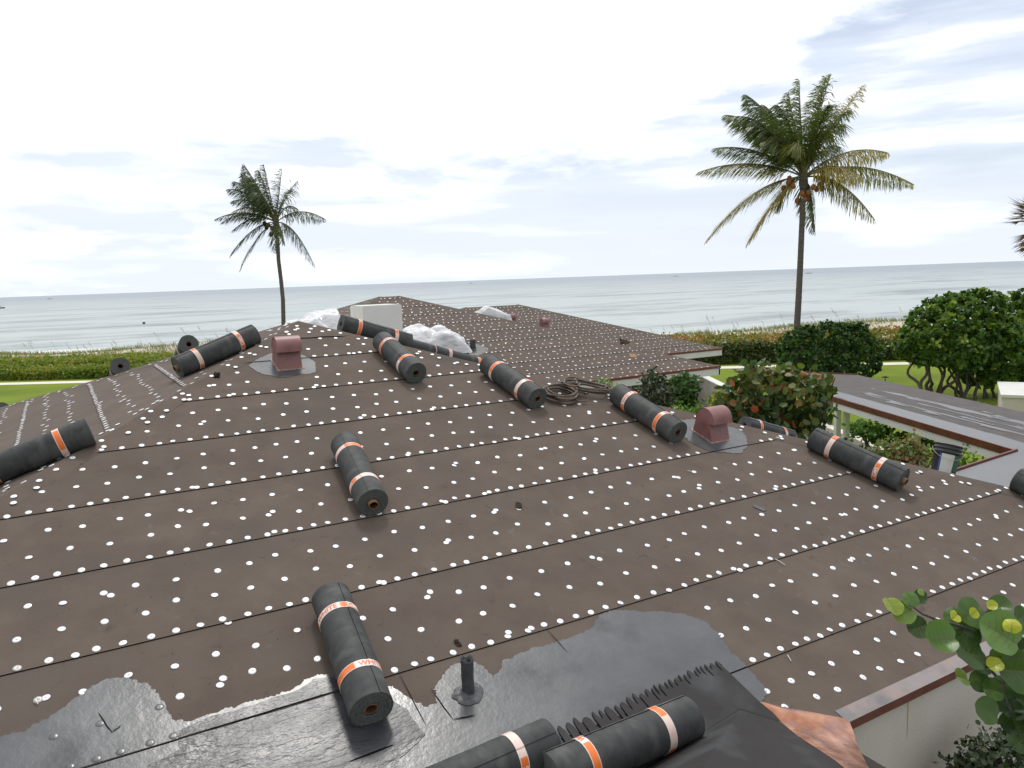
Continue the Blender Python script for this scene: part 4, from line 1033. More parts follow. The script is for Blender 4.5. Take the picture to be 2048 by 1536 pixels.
w0 = [C0+inw*.5-dv*.2, C0+inw*.02-dv*.02, J0+Vector((.05, -.03, 0)), Vector((9.85, J0.y-.03, ZC)), Vector((9.85, C0.y-1.5, ZC)), Vector((11.2, C0.y-1.15, ZC)), Vector((12.6, C0.y-1.6, ZC)), Vector((14.2, C0.y-1.2, ZC)), C0+inw*1.0-dv*1.2]
pp = []
for i in range(len(w0)):
    p, q = w0[i], w0[(i+1) % len(w0)]
    for j in range(12):
        m_ = p.lerp(q, j/12); amp = .16 if i >= 4 else .01; pp.append(Vector((m_.x+amp*mnoise.noise(m_*2.5), m_.y+amp*mnoise.noise(m_*2.5+Vector((3, 3, 3))), ZC+.009)))
mb.poly(pp, M['canopy_tar']); subc(mb.build('wet_tar'))
# copper faces and white beams round the opening
def beam(mb, p, q, z0, z1, off, m, thick=.04, inn=None):
    p, q = Vector(p), Vector(q); d = (q-p).normalized(); o = inn if inn is not None else d.cross(Vector((0, 0, 1)))
    mb.prism([p+o*off+Vector((0, 0, z0)), q+o*off+Vector((0, 0, z0)), q+o*off+Vector((0, 0, z1)), p+o*off+Vector((0, 0, z1))], o*thick, m)
mb = MB(); beam(mb, C0, C1e, -.10, .02, -.03, M['copper_dark'], .028, inw)
jn = Vector((0, -1, 0))
beam(mb, J0, C0+Vector((.03, 0, 0)), -.06, .035, -.03, M['fascia_red'], .03, jn)
beam(mb, C1e-dv*.0, D1, -.10, .03, -.03, M['copper_dark'], .03, -dv)
subc(mb.build('copper_fascia'))
mb = MB(); beam(mb, C0+dv*.0, C1e, -.235, -.104, -.008, M['white'], .12, inw); beam(mb, J0, C0, -.25, -.065, .0, M['white'], .1, jn)
beam(mb, D0e, D1, -.2, -.012, -.02, M['white'], .10, -inw*-1 if False else inw*-1)
subc(mb.build('beam'))
for k, (px, py) in enumerate(((1675, 840), (1693, 845), (1832, 880), (1845, 884))):
    # posts carry the beam; found by where the sight line meets the beam's vertical plane
    pl = hit(px, py, inw, C0+inw*(.1 if k % 2 == 0 else 1.6))
    if k % 2: pl = hit(px, py, inw, C0+inw*.9)
    mb = MB(); T = Matrix.Translation((pl.x, pl.y, 0)) @ Matrix.Rotation(math.atan2(dv.y, dv.x), 4, 'Z')
    mb.box((-.055, -.055, 0), (.055, .055, ZC-.15), M['white'], T=T); o = subc(mb.build('post'))

# ------------------------------------------------------------------ walls and garden
def wall_thing(name, p, q, h, t_, label, cat='wall', m=None, capm=None):
    p, q = Vector(p), Vector(q); p.z = q.z = 0; c = (p+q)/2; L_ = (q-p).length; T = Matrix.Rotation(math.atan2((q-p).y, (q-p).x), 4, 'Z')
    mb = MB(); mb.box((-L_/2, -t_/2, 0), (L_/2, t_/2, h), m or M['stucco'], T=T)
    if capm: mb.box((-L_/2-.02, -t_/2-.03, h), (L_/2+.02, t_/2+.03, h+.05), capm, T=T)
    o = mb.build(name); o.location = c; return tagp(o, label, cat)
h_ = 2.0
wp = at_z(1396, 748, h_); wq = at_z(1512, 806, h_)
wd = (wq-wp).normalized()
wall_thing('garden_wall', wp-wd*1.5, wq+wd*2.0, h_, .22, 'tall white garden wall beside the far house behind the flowering shrub', capm=M['white'])
h_ = .75
lp, lq = at_z(1545, 842, h_), at_z(1805, 912, h_)
lp = at_z(1640, 845, h_); ld = (lq-lp).normalized()
wall_thing('low_wall', lp-ld*3.2, lq+ld*1.2, h_, .3, 'low weathered grey garden wall under the canopy posts', m=M['stucco'])
# white building at the right border
bA = at_z(1994, 822, 0); 
ws = empty('white_building', (bA.x, bA.y, 0)); T = Matrix.Rotation(math.radians(-22), 4, 'Z')
gp = at_d(1996, 790, 31.0)
ws.location = (gp.x, gp.y, 0)
mb = MB(); HB = at_d(1996, 768, 31.0).z; mb.box((0, -3.5, 0), (7, 0, HB), M['stucco'], T=Matrix.Rotation(math.radians(-60), 4, 'Z')); mb.build('wall', ws)
mb = MB(); mb.box((-.05, -3.55, HB), (7.05, .05, HB+.1), M['white'], T=Matrix.Rotation(math.radians(-60), 4, 'Z')); mb.build('parapet', ws)
tagp(ws, 'plain white building behind the big green tree at the right border', 'building')

# path lights on the lawn
def light_post(px, py, label):
    p = at_z(px, py, 0); o = empty('path_light', p)
    mb = MB(); mb.tube([(0, 0, 0), (0, 0, .45)], .02, M['bronze'], n=8); mb.build('stem', o)
    mb = MB(); mb.grid([[(math.cos(2*PI*j/16)*r, math.sin(2*PI*j/16)*r, z) for j in range(16)] for r, z in ((.005, .52), (.17, .45), (.16, .44), (.02, .45))], M['bronze'], closed=True); mb.build('cap', o)
    return tagp(o, label, 'garden light')
light_post(1770, 773, 'small dark mushroom garden light on the lawn between the two green bushes')

# boats on the sea
def boat(px, py, ln, label, dark=False, cabin=True):
    p = at_z(px, py, -2.85); o = empty('boat', p); o.rotation_euler = (0, 0, math.radians(-38))
    mb = MB(); sec = []
    for i in range(9):
        f = i/8; w = ln*.13*(math.sin(PI*min(1, (f*.75+.25))))**.7 if f < 1 else .01; x = (f-.5)*ln; sh_ = .10*ln*(1+.5*f*f)
        sec.append([(x, -w, sh_), (x, -w*.6, 0), (x, 0, -.03*ln), (x, w*.6, 0), (x, w, sh_)])
    mb.grid(sec, M['hull_dark'] if dark else M['hull']); mb.poly([s_[0] for s_ in sec]+[s_[4] for s_ in sec[::-1]], M['hull']); mb.build('hull', o)
    if cabin:
        mb = MB(); mb.box((-.12*ln, -.07*ln, .1*ln), (.1*ln, .07*ln, .24*ln), M['hull']); mb.box((-.16*ln, -.08*ln, .25*ln), (.12*ln, .08*ln, .27*ln), M['hull_dark'] if dark else M['hull']); mb.build('cabin', o)
    return tagp(o, label, 'boat')
boat(2, 617, 7, 'dark motor boat at the left border of the sea', True)
boat(1618, 547, 11, 'white motor boat just right of the tall palm trunk')
boat(1352, 553, 12, 'small pale boat on the horizon left of the tall palm')
boat(100, 598, 14, 'pale boat near the horizon at the far left')
boat(365, 583, 12, 'tiny dark boat on the horizon left of the small palm', True)
boat(942, 567, 9, 'tiny white boat with mast like cabin above the white plastic on the far roof')
bq = at_z(288, 648, -2.85); mb = MB(); mb.grid([[(math.cos(2*PI*j/12)*r, math.sin(2*PI*j/12)*r, z) for j in range(12)] for r, z in ((.02, -.1), (.35, .05), (.4, .3), (.25, .55), (.02, .62))], M['hull_dark'], closed=True)
o = mb.build('buoy'); o.location = bq; tagp(o, 'dark round buoy floating on the sea at the left', 'buoy')

# ------------------------------------------------------------------ hedges and dune plants
def hedge(name, a0, a1, d0, d1, h, m, n, size, label, hf=None, tintf=None, parent=None, z0=-.1):
    P = np.zeros((n, 3)); a = rng.uniform(a0, a1, n); d = rng.uniform(d0, d1, n)
    hh = np.array([h*(1+.22*mnoise.noise(Vector((x*.35, y*.5, 0)))+.15*mnoise.noise(Vector((x*1.3, y*1.3, 4)))) for x, y in zip(a, d)])
    e = np.clip((d-d0)/.9, 0, 1)**.5*np.clip((d1-d)/.9, 0, 1)**.5
    front = rng.random(n) < .35
    z = np.where(front, rng.uniform(.05, 1, n)*hh, hh*(.55+.45*e)+rng.normal(0, .08, n))
    d = np.where(front, d0+rng.uniform(-.1, .25, n)+.3*(z/hh)**2, d)
    P = np.outer(d, SN)+np.outer(a, ST); P[:, 2] = z+z0
    D = rng.normal(size=(n, 3)); D[:, 2] = abs(D[:, 2])*.6+.1
    Nn = rng.normal(0, .5, (n, 3)); Nn[:, 2] += 1; Nn -= np.outer(front*1.2, SN)
    t_ = np.clip(rng.normal(.45, .28, n), 0, 1) if tintf is None else tintf(a, d, z, hh)
    o = leaves(name, m, P, D, Nn, size*rng.uniform(.7, 1.2, n), size*.8, t_, parent)
    if label: tagp(o, label, 'hedge')
    return o
def tint_patch(a, d, z, hh):
    return np.clip(np.array([.42+.5*mnoise.noise(Vector((x*.25, y*.25, 8))) for x, y in zip(a, d)])+rng.normal(0, .22, len(a)), 0, 1)
def core(name, a0, a1, d0, d1, h, parent):
    mb = MB(); rows = []
    for i in range(7):
        f = i/6; d = d0+.35+(d1-d0-.7)*f; r = []
        for j in range(61):
            a = a0+(a1-a0)*j/60; p = SN*d+ST*a; z = (h-.35)*(1+.2*mnoise.noise(Vector((a*.35, d*.5, 0))))*(math.sin(PI*min(max(f, 0), 1))**.25 if 0 < f < 1 else 0); r.append((p.x, p.y, max(z, -.05)))
        rows.append(r)
    mb.grid(rows, M['soil'], flip=True); return mb.build(name, parent)
hl = empty('hedge', tuple(SN*52-ST*38)); tagp(hl, 'low green sea grape hedge between the path and the dune at the left', 'hedge')
def keep(o, par): o.matrix_parent_inverse = Matrix.Translation(par.location).inverted(); return o
keep(hedge('foliage', -52, -18, 49.6, 52.6, .75, LM['hedge'], 26000, .17, None, parent=hl, tintf=tint_patch), hl)
keep(hedge('foliage', -52, -18, 52.4, 57.5, 1.0, LM['hedge'], 26000, .18, None, parent=hl, tintf=lambda a, d, z, hh: np.clip(tint_patch(a, d, z, hh)+.12, 0, 1)), hl)
keep(core('inner_mass', -52, -18, 49.8, 57.2, .65, hl), hl)
hr = empty('hedge', tuple(SN*52+ST*6)); tagp(hr, 'tall hedge with orange and yellow tinged top behind the far house at the right', 'hedge')
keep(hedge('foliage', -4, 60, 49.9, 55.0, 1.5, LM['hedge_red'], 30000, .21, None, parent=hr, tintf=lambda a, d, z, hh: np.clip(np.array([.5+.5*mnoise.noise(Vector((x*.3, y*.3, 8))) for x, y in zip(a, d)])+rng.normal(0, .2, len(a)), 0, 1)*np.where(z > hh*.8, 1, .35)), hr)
keep(hedge('leafy_face', -4, 60, 49.6, 50.6, 1.25, LM['hedge_dark'], 22000, .2, None, parent=hr), hr)
keep(core('inner_mass', -4, 60, 50, 55, 1.3, hr), hr)
# dune grass: one mass
n = 60000; a = rng.uniform(-60, 75, n); d = rng.uniform(56.5, 68, n)
P = np.outer(d, SN)+np.outer(a, ST); P[:, 2] = [dune_z(y, x)-.03 for x, y in zip(a, d)]
cl_n = np.array([mnoise.noise(Vector((x*.3, y*.3, 2))) for x, y in zip(a, d)]); kp = cl_n+rng.normal(0, .12, n) > -.12; P = P[kp]; n = len(P)
D = rng.normal(0, .35, (n, 3)); D[:, 2] = 1; D[:, :2] += np.array([-.3, .25])
o = leaves('dune_grass', LM['dune'], P, D, rng.normal(size=(n, 3)), rng.uniform(.15, .5, n), .04, rng.random(n), shape=BLADE); tagp(o, kind='stuff')
# sea oats with drooping seed heads
n = 130; a = rng.uniform(-50, 62, n); d = rng.uniform(57, 66, n); Pb = np.outer(d, SN)+np.outer(a, ST); Pb[:, 2] = [dune_z(y, x) for x, y in zip(a, d)]
PP, DD, LL, WW = [], [], [], []
for p in Pb:
    h_ = rng.uniform(.7, 1.5); lean = np.array([-.35, .2, 1])+rng.normal(0, .12, 3); lean /= np.linalg.norm(lean)
    PP.append(p); DD.append(lean); LL.append(h_); WW.append(.022)
    tip = p+lean*h_
    for k in range(5):
        PP.append(tip-lean*.09*k); DD.append(lean+np.array([-.5, .3, -.5])+rng.normal(0, .25, 3)); LL.append(.2); WW.append(.035)
o = leaves('sea_oats', LM['oats'], PP, DD, rng.normal(size=(len(PP), 3)), np.array(LL), np.array(WW), rng.random(len(PP)), shape=BLADE); tagp(o, kind='stuff')

# ------------------------------------------------------------------ bushes and trees
def branchy(mb, base, tips, r0, m, seed=0, wig=.12):
    base = Vector(base)
    for k, (tp, r1) in enumerate(tips):
        tp = Vector(tp); pts = []; n = 16
        for i in range(n+1):
            f = i/n; q = base.lerp(tp, f); q += Vector((mnoise.noise(Vector((f*2.6, k*3.1, seed))), mnoise.noise(Vector((f*2.6, k*3.1, seed+9))), mnoise.noise(Vector((f*3, k, seed+5)))*.5))*wig*math.sin(PI*f)*2.4; pts.append(q)
        mb.tube(pts, [r0+(r1-r0)*i/n for i in range(n+1)], m, n=7)
def shrub(name, p, blobs, m, dens, per, size, label, cat='bush', spread=.05, shape=LEAF, floor=.02, stems=True, tm=0, up=.5, inner=.35, wr=.75, zb=0):
    root = empty(name, (p[0], p[1], zb)); B = [((c[0], c[1], c[2]), r) for c, r in blobs]
    P, D, Nn, ct = crown_pts(B, dens, per, spread, up, inner, floor)
    o = leaves('foliage', m, P, D, Nn, size*rng.uniform(.75, 1.2, len(P)), size*wr, np.clip(ct+rng.normal(tm, .12, len(P)), 0, 1), root, shape)
    if stems:
        mb = MB(); branchy(mb, (0, 0, -.05), [((c[0]*.9, c[1]*.9, c[2]), .02) for c, r in blobs]+[((c[0]+random.uniform(-.5, .5)*r[0], c[1]+random.uniform(-.5, .5)*r[1], c[2]), .015) for c, r in blobs], .05, M['bark'], 1, .1); mb.build('stems', root)
    return tagp(root, label, cat)
fw = Vector((CF.x, CF.y, 0)).normalized(); rw = Vector((CR.x, CR.y, 0)).normalized()
def loc(*b):   # blobs given as (right, forward, up, rr, rf, ru) in metres
    return [((rw*x+fw*y+Vector((0, 0, z))), (a, b_, c)) for x, y, z, a, b_, c in b]
# big rounded bush near the end of the canopy
g0 = at_z(1655, 764, 0)
shrub('round_bush', g0, loc((-1.2, 0, 1.35, 1.25, 1.2, 1.35), (.3, .2, 1.45, 1.4, 1.3, 1.4), (1.35, 0, 1.3, 1.05, 1.2, 1.3), (-.2, 0, 2.2, .9, .9, .72), (1.25, 0, 2.1, .7, .8, .8), (-1.4, 0, 2.1, .75, .8, .7), (0, -.4, .7, 1.9, 1.1, .75)), LM['clusia2'], 15, 13, .17, 'dense dark green rounded bush standing at the far end of the flat canopy', spread=.045)
# large spreading tree with exposed crooked trunks
tb = at_z(1880, 800, 0)
tree = empty('spreading_tree', (tb.x, tb.y, 0)); px2m = 36/F_PX*1.0
dT = proj(tb)[2]
def TP(px, py, fo=0): q = at_d(px, py, dT+fo); return q-tb+Vector((0, 0, 0))
blobs = []
for px, py, rr, ru, fo in ((1880, 655, 62, 50, 0), (1940, 640, 60, 50, .3), (1850, 688, 52, 40, -.2), (1985, 700, 70, 70, .2), (1925, 690, 62, 46, -.4), (2040, 700, 60, 70, .4), (1985, 735, 40, 28, -.2), (2015, 752, 40, 30, -.2), (1900, 612, 26, 20, 0), (1960, 605, 24, 22, .1), (1990, 612, 20, 22, .2), (2070, 640, 60, 60, 1.0), (2075, 730, 50, 50, .4)):
    c = TP(px, py, fo); s_ = (dT+fo)/F_PX; blobs.append(((c.x, c.y, c.z), (rr*s_, rr*s_*.95, ru*s_)))
P, D, Nn, ct = crown_pts(blobs, 14, 14, .05, .5, .3, .6)
leaves('crown', LM['clusia'], P, D, Nn, .2*rng.uniform(.75, 1.2, len(P)), .145, np.clip(ct+rng.normal(-.02, .12, len(P)), 0, 1), tree)
mb = MB()
for bx, by, tips in ((1872, 798, ((1838, 685), (1852, 700), (1900, 690), (1925, 705), (1880, 680))), (1840, 780, ((1826, 700), (1848, 690))), (1925, 815, ((1890, 715), (1945, 715), (1965, 705), (1915, 695), (1905, 710))), (1960, 822, ((1935, 720), (1975, 730), (1995, 735))), (1990, 828, ((1985, 740), (2020, 740)))):
    base_ = TP(bx, by, random.uniform(-.4, .3)); base_.z = min(base_.z, .15)
    branchy(mb, base_-Vector((0, 0, .15)), [(TP(x, y, random.uniform(-.5, .5)), .03) for x, y in tips], .085, M['bark'], bx, .22)
mb.build('trunk', tree); tagp(tree, 'large spreading green tree with several crooked bare trunks at the right', 'tree')
# low hedge under the big tree
q0 = at_z(1950, 838, 0); shrub('low_hedge', q0, loc((-1.2, .4, .2, .8, .4, .35), (0, 0, .2, .9, .5, .36), (1.2, -.4, .25, .9, .5, .4), (2.0, -.6, .7, .5, .5, .75), (-.4, .2, .2, .8, .4, .3)), LM['green'], 18, 9, .09, 'low clipped green hedge beside the flat canopy under the big tree', 'hedge', tm=-.2, stems=False)
# sea grape bush in the courtyard
sg = at_d(1535, 830, 13.5); sgb = Vector((sg.x, sg.y, 0))
def SG(px, py, fo=0): return at_d(px, py, 13.5+fo)-sgb
bl = []
for px, py, rr, ru, fo in ((1488, 800, 40, 42, 0), (1530, 790, 62, 52, .2), (1590, 790, 55, 44, 0), (1540, 850, 70, 50, .1), (1620, 790, 36, 34, .2), (1510, 765, 44, 28, .1), (1600, 830, 50, 40, .2), (1555, 890, 60, 46, .2), (1482, 838, 30, 36, .3), (1640, 770, 20, 22, .1), (1460, 795, 20, 26, -.1)):
    c = SG(px, py, fo); s_ = 13.5/F_PX; bl.append(((c.x, c.y, c.z), (rr*s_, rr*s_, ru*s_)))
root = empty('sea_grape_bush', sgb)
P, D, Nn, ct = crown_pts(bl, 26, 6, .07, .3, .45, .3)
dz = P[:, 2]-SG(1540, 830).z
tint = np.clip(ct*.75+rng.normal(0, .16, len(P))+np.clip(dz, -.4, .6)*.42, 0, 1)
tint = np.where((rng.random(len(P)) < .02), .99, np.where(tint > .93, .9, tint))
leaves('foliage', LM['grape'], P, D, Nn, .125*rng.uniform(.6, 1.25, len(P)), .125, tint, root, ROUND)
mb = MB(); branchy(mb, (0, 0, 0), [(c, .012) for c, r in bl]+[((c[0]+random.uniform(-.3, .3), c[1]+random.uniform(-.3, .3), c[2]+r[2]*.8), .008) for c, r in bl for _ in (0, 1)], .06, M['bark'], 2, .2); mb.build('stems', root)
tagp(root, 'sea grape bush with round green and rusty leaves in front of the flat canopy', 'bush')
# flowering shrub with yellow blooms
yb = at_d(1455, 835, 14.6); ybb = Vector((yb.x, yb.y, 0)); yc = at_d(1448, 812, 14.6)-ybb
o = shrub('flowering_shrub', ybb, [((yc.x, yc.y, yc.z), (.26, .26, .30)), ((yc.x+.1, yc.y-.05, yc.z-.4), (.34, .34, .35)), ((yc.x+.05, yc.y, yc.z-.95), (.3, .3, .5))], LM['green'], 70, 7, .05, 'shrub with small leaves and bright yellow flowers left of the sea grape bush', tm=.15)
n = 26; dd = rng.normal(size=(n, 3)); dd /= np.linalg.norm(dd, axis=1, keepdims=True); dd -= np.array(fw)*.6; dd /= np.linalg.norm(dd, axis=1, keepdims=True)
Pf = np.repeat(np.array(yc)+dd*np.array([.28, .28, .34]), 5, 0); DF = rng.normal(size=(n*5, 3)); DF -= np.array(fw)*.3
leaves('flowers', LM['yellow'], Pf, DF, -np.tile(np.array(fw), (n*5, 1))+rng.normal(0, .3, (n*5, 3)), .035, .03, rng.random(n*5), o)
# shrubs between the two houses
def quick(name, px, py, dist, blobs, m, dens, per, size, label, **k):
    p = at_d(px, py, dist); b0_ = Vector((p.x, p.y, 0)); B = []
    for x, y, rr, ru in blobs:
        c = at_d(x, y, dist)-b0_; s_ = dist/F_PX; B.append(((c.x, c.y, c.z), (rr*s_, rr*s_*.9, ru*s_)))
    return shrub(name, b0_, B, m, dens, per, size, label, **k)
quick('climbing_shrub', 1305, 800, 17.6, ((1310, 785, 32, 36), (1330, 800, 24, 30), (1290, 810, 24, 26), (1315, 835, 34, 30)), LM['ivy'], 60, 6, .1, 'dark loose shrub against the wall of the far house', tm=.1, inner=.6)
quick('dense_shrub', 1368, 790, 18.6, ((1368, 780, 26, 30), (1366, 810, 24, 36), (1372, 840, 22, 30)), LM['clusia2'], 90, 8, .1, 'tall dense dark green shrub beside the white garden wall')
quick('small_leafy_bush', 1375, 840, 12.5, ((1375, 838, 40, 20), (1345, 842, 26, 18), (1400, 848, 26, 16), (1375, 870, 44, 26)), LM['green'], 140, 7, .06, 'small bright green bush just left of the lower red vent', tm=.2)
quick('variegated_bush', 1212, 790, 12.2, ((1208, 778, 16, 16), (1222, 795, 20, 16), (1205, 800, 20, 18), (1235, 815, 22, 16)), LM['vari'], 260, 7, .055, 'small grey green variegated bush behind the coiled hose', tm=.1)
quick('ivy_planting', 1690, 880, 10.6, ((1600, 895, 26, 18), (1650, 895, 30, 14), (1700, 912, 34, 14), (1745, 928, 34, 14), (1630, 920, 40, 18), (1710, 932, 60, 18)), LM['ivy'], 90, 6, .075, 'dark trailing plants along the low wall behind the right hand roofing roll', inner=.6, tm=.05)
quick('croton_bush', 1790, 905, 10.4, ((1780, 906, 22, 20), (1815, 902, 24, 20), (1768, 924, 20, 18), (1840, 912, 16, 20), (1805, 935, 42, 20)), LM['pink'], 130, 7, .065, 'mottled pink and green bush left of the black bucket', tm=.12)
quick('green_planting', 1790, 868, 15.5, ((1745, 864, 26, 12), (1775, 874, 30, 12), (1810, 888, 28, 12), (1718, 856, 18, 9), (1840, 900, 26, 12)), LM['green'], 70, 8, .09, 'bright green ground plants seen between the canopy beam and the low wall')
quick('low_green_bush', 1640, 832, 14.5, ((1630, 828, 24, 16), (1650, 833, 14, 14)), LM['clusia2'], 40, 8, .09, 'small dark green bush under the near end of the canopy')
quick('green_clump', 1925, 925, 11.5, ((1915, 920, 22, 16), (1945, 925, 20, 12)), LM['green'], 60, 8, .06, 'small green clump right of the black bucket in the courtyard', tm=-.1)
quick('ground_shrub', 1990, 1530, 5.2, ((2000, 1520, 60, 26), (1960, 1560, 60, 36), (2050, 1500, 50, 40)), LM['ivy'], 300, 7, .045, 'dark shrub at the foot of the white wall in the bottom right corner', inner=.5, floor=-.5)

# ------------------------------------------------------------------ foreground sea grape branch
DB = 3.35
tr = at_d(2230, 1500, DB+.1); trb = Vector((tr.x, tr.y, 0)); root = empty('sea_grape_tree', trb)
def BP(px, py, fo=0): return at_d(px, py, DB+fo)-trb
lv = [  # px, py, diameter px, tint, depth offset
 (1785, 1212, 40, .80, 0), (1808, 1226, 42, .66, .02), (1822, 1199, 34, .58, .03), (1838, 1196, 28, .25, .06), (1843, 1184, 14, .75, .0), (1836, 1256, 44, .18, .05), (1878, 1279, 62, .60, -.03), (1932, 1275, 52, .15, .02),
 (1938, 1308, 66, .22, -.04), (1944, 1226, 58, .52, .03), (1911, 1234, 40, .42, .05), (1910, 1233, 23, .97, -.02), (1947, 1226, 20, .96, -.02), (1984, 1211, 20, .93, -.02), (2001, 1214, 40, .45, .04), (2000, 1266, 82, .60, -.06), (2024, 1250, 30, .95, -.1),
 (2032, 1342, 78, .42, -.05), (1990, 1331, 30, .93, -.08), (1975, 1421, 50, .45, -.05), (2042, 1235, 40, .4, .05), (1998, 1318, 40, .5, .05), (1924, 1355, 34, .72, .03), (1960, 1362, 40, .3, .06), (1985, 1380, 42, .55, .04), (2010, 1372, 44, .12, .05),
 (2000, 1400, 40, .15, .08), (2020, 1420, 46, .1, .05), (2040, 1400, 44, .15, .08), (2035, 1452, 50, .12, .0), (2010, 1450, 40, .1, .06), (1975, 1250, 46, .2, .08), (2046, 1300, 50, .15, .1), (1960, 1330, 40, .1, .1), (2020, 1300, 50, .3, .1), (2045, 1480, 50, .2, .05),
 (2060, 1370, 60, .3, 0), (2070, 1270, 60, .5, 0), (2090, 1430, 70, .4, 0), (2080, 1330, 60, .2, .1), (2110, 1240, 60, .6, .05), (2130, 1380, 70, .3, .1), (1988, 1236, 34, .3, .09), (1905, 1262, 26, .3, .08)]
mb = MB(); uvs = []; veins = []; M['vein'] = mat('vein', (.10, .14, .05), (.17, .12, .055), 30, .5)
K = 22
for i, (px, py, dm, ti, fo) in enumerate(lv):
    c = BP(px, py, fo); r = dm/2/F_PX*(DB+fo)*1.03
    random.seed(i*3+1)
    nrm = (-CF*random.uniform(.55, 1)+Vector((0, 0, 1))*random.uniform(.35, .9)+CR*random.uniform(-.5, .5)).normalized()
    ax = (CU*random.uniform(-.6, .6)+CR*random.uniform(-1, 1)); ax = (ax-nrm*ax.dot(nrm)).normalized(); ay = nrm.cross(ax)
    cup = random.uniform(-.5, .45); fold = random.uniform(.15, .75)
    veins.append((c, ax, ay, nrm, r, cup, fold, i)); rings_ = []
    for rr_ in (0, .35, .7, 1.0):
        row = []
        for k in range(K):
            th = 2*PI*k/K; notch = 1-.16*math.exp(-((math.remainder(th-PI, 2*PI))/.25)**2) if rr_ > .5 else 1
            q = r*rr_*notch*(1+.02*math.sin(5*th+i)); x, y = math.cos(th)*q, math.sin(th)*q*1.08
            z = cup*q*q/r+fold*abs(y)*.55+.05*r*math.sin(th*6+i)*rr_*rr_-.02*r*math.cos(12*th)*rr_
            row.append(c+ax*x+ay*y+nrm*z)
        rings_.append(row)
    b_ = len(mb.v); mb.grid(rings_, LM['grape_near'], closed=True, smooth=True); uvs += [ti+random.uniform(-.05, .05)]*(3*K)
vn = MB()
for c, ax, ay, nrm, r, cup, fold, i in veins:
    def lp(x, y, up_=.0012):
        q = math.hypot(x, y); th = math.atan2(y, x); z = cup*q*q/r+fold*abs(y)*.55+.05*r*math.sin(th*6+i)*(q/r)**2-.02*r*math.cos(12*th)*(q/r)
        return c+ax*x+ay*y+nrm*(z+up_)
    def vein(p, q, w):
        n = 6; a_, b_ = [], []; d = Vector((q[0]-p[0], q[1]-p[1])).normalized()
        for k in range(n+1):
            f = k/n; x = p[0]+(q[0]-p[0])*f; y = p[1]+(q[1]-p[1])*f; ww = w*(1-.8*f)
            a_.append(lp(x-d.y*ww, y+d.x*ww)); b_.append(lp(x+d.y*ww, y-d.x*ww))
        vn.grid([a_, b_], M['vein'])
    vein((-r*.85, 0), (r*.86, 0), r*.028)
    for f in (-.65, -.4, -.1, .2, .5):
        for sg_ in (-1, 1): vein((r*f, 0), (r*(f+.32*(1-abs(f)*.3)), sg_*r*.78*math.sqrt(max(.05, 1-(f+.25)**2))), r*.014)
uvs += [.5]*len(vn.f)
for f_ in range(len(vn.f)): mb.face([vn.v[i_] for i_ in vn.f[f_]], M['vein'])
o = mb.build('foliage', root)
uvl = o.data.uv_layers.new(name='UVMap')
for p in o.data.polygons:
    for li in p.loop_indices: uvl.data[li].uv = (min(.999, max(.001, uvs[p.index])), .5)
mb = MB()
def br(pxs, r0, r1, fo=.02):
    pts = [BP(x, y, fo) for x, y in pxs]; n = len(pts); mb.tube(pts, [r0+(r1-r0)*i/(n-1) for i in range(n)], M['bark'], n=7)
br([(2230, 1330), (2120, 1290), (2048, 1262), (2000, 1262), (1955, 1264), (1915, 1250), (1875, 1240), (1845, 1228), (1826, 1214), (1800, 1206)], .012, .0025)
br([(1955, 1264), (1965, 1240), (1975, 1222), (1990, 1214)], .004, .002); br([(2048, 1262), (2030, 1280), (2010, 1330), (2005, 1380), (2030, 1440)], .006, .004); br([(2230, 1480), (2120, 1440), (2040, 1410), (2000, 1360), (1960, 1318)], .018, .004, .1)
br([(1955, 1264), (1940, 1290), (1935, 1305)], .003, .002); br([(1990, 1331), (2020, 1318), (2048, 1310)], .002, .002, -.05)
br([(2230, 1330), (2225, 1420), (2230, 1600)], .014, .03, .05)
mb.tube([BP(2230, 1480, .1), BP(2230, 1600, .05), Vector((0, 0, 2.2)), Vector((.05, 0, 0))], [.02, .03, .05, .07], M['bark'], n=9)
mb.build('branch', root); tagp(root, 'sea grape branch with big round green and lime leaves reaching in at the lower right', 'tree')

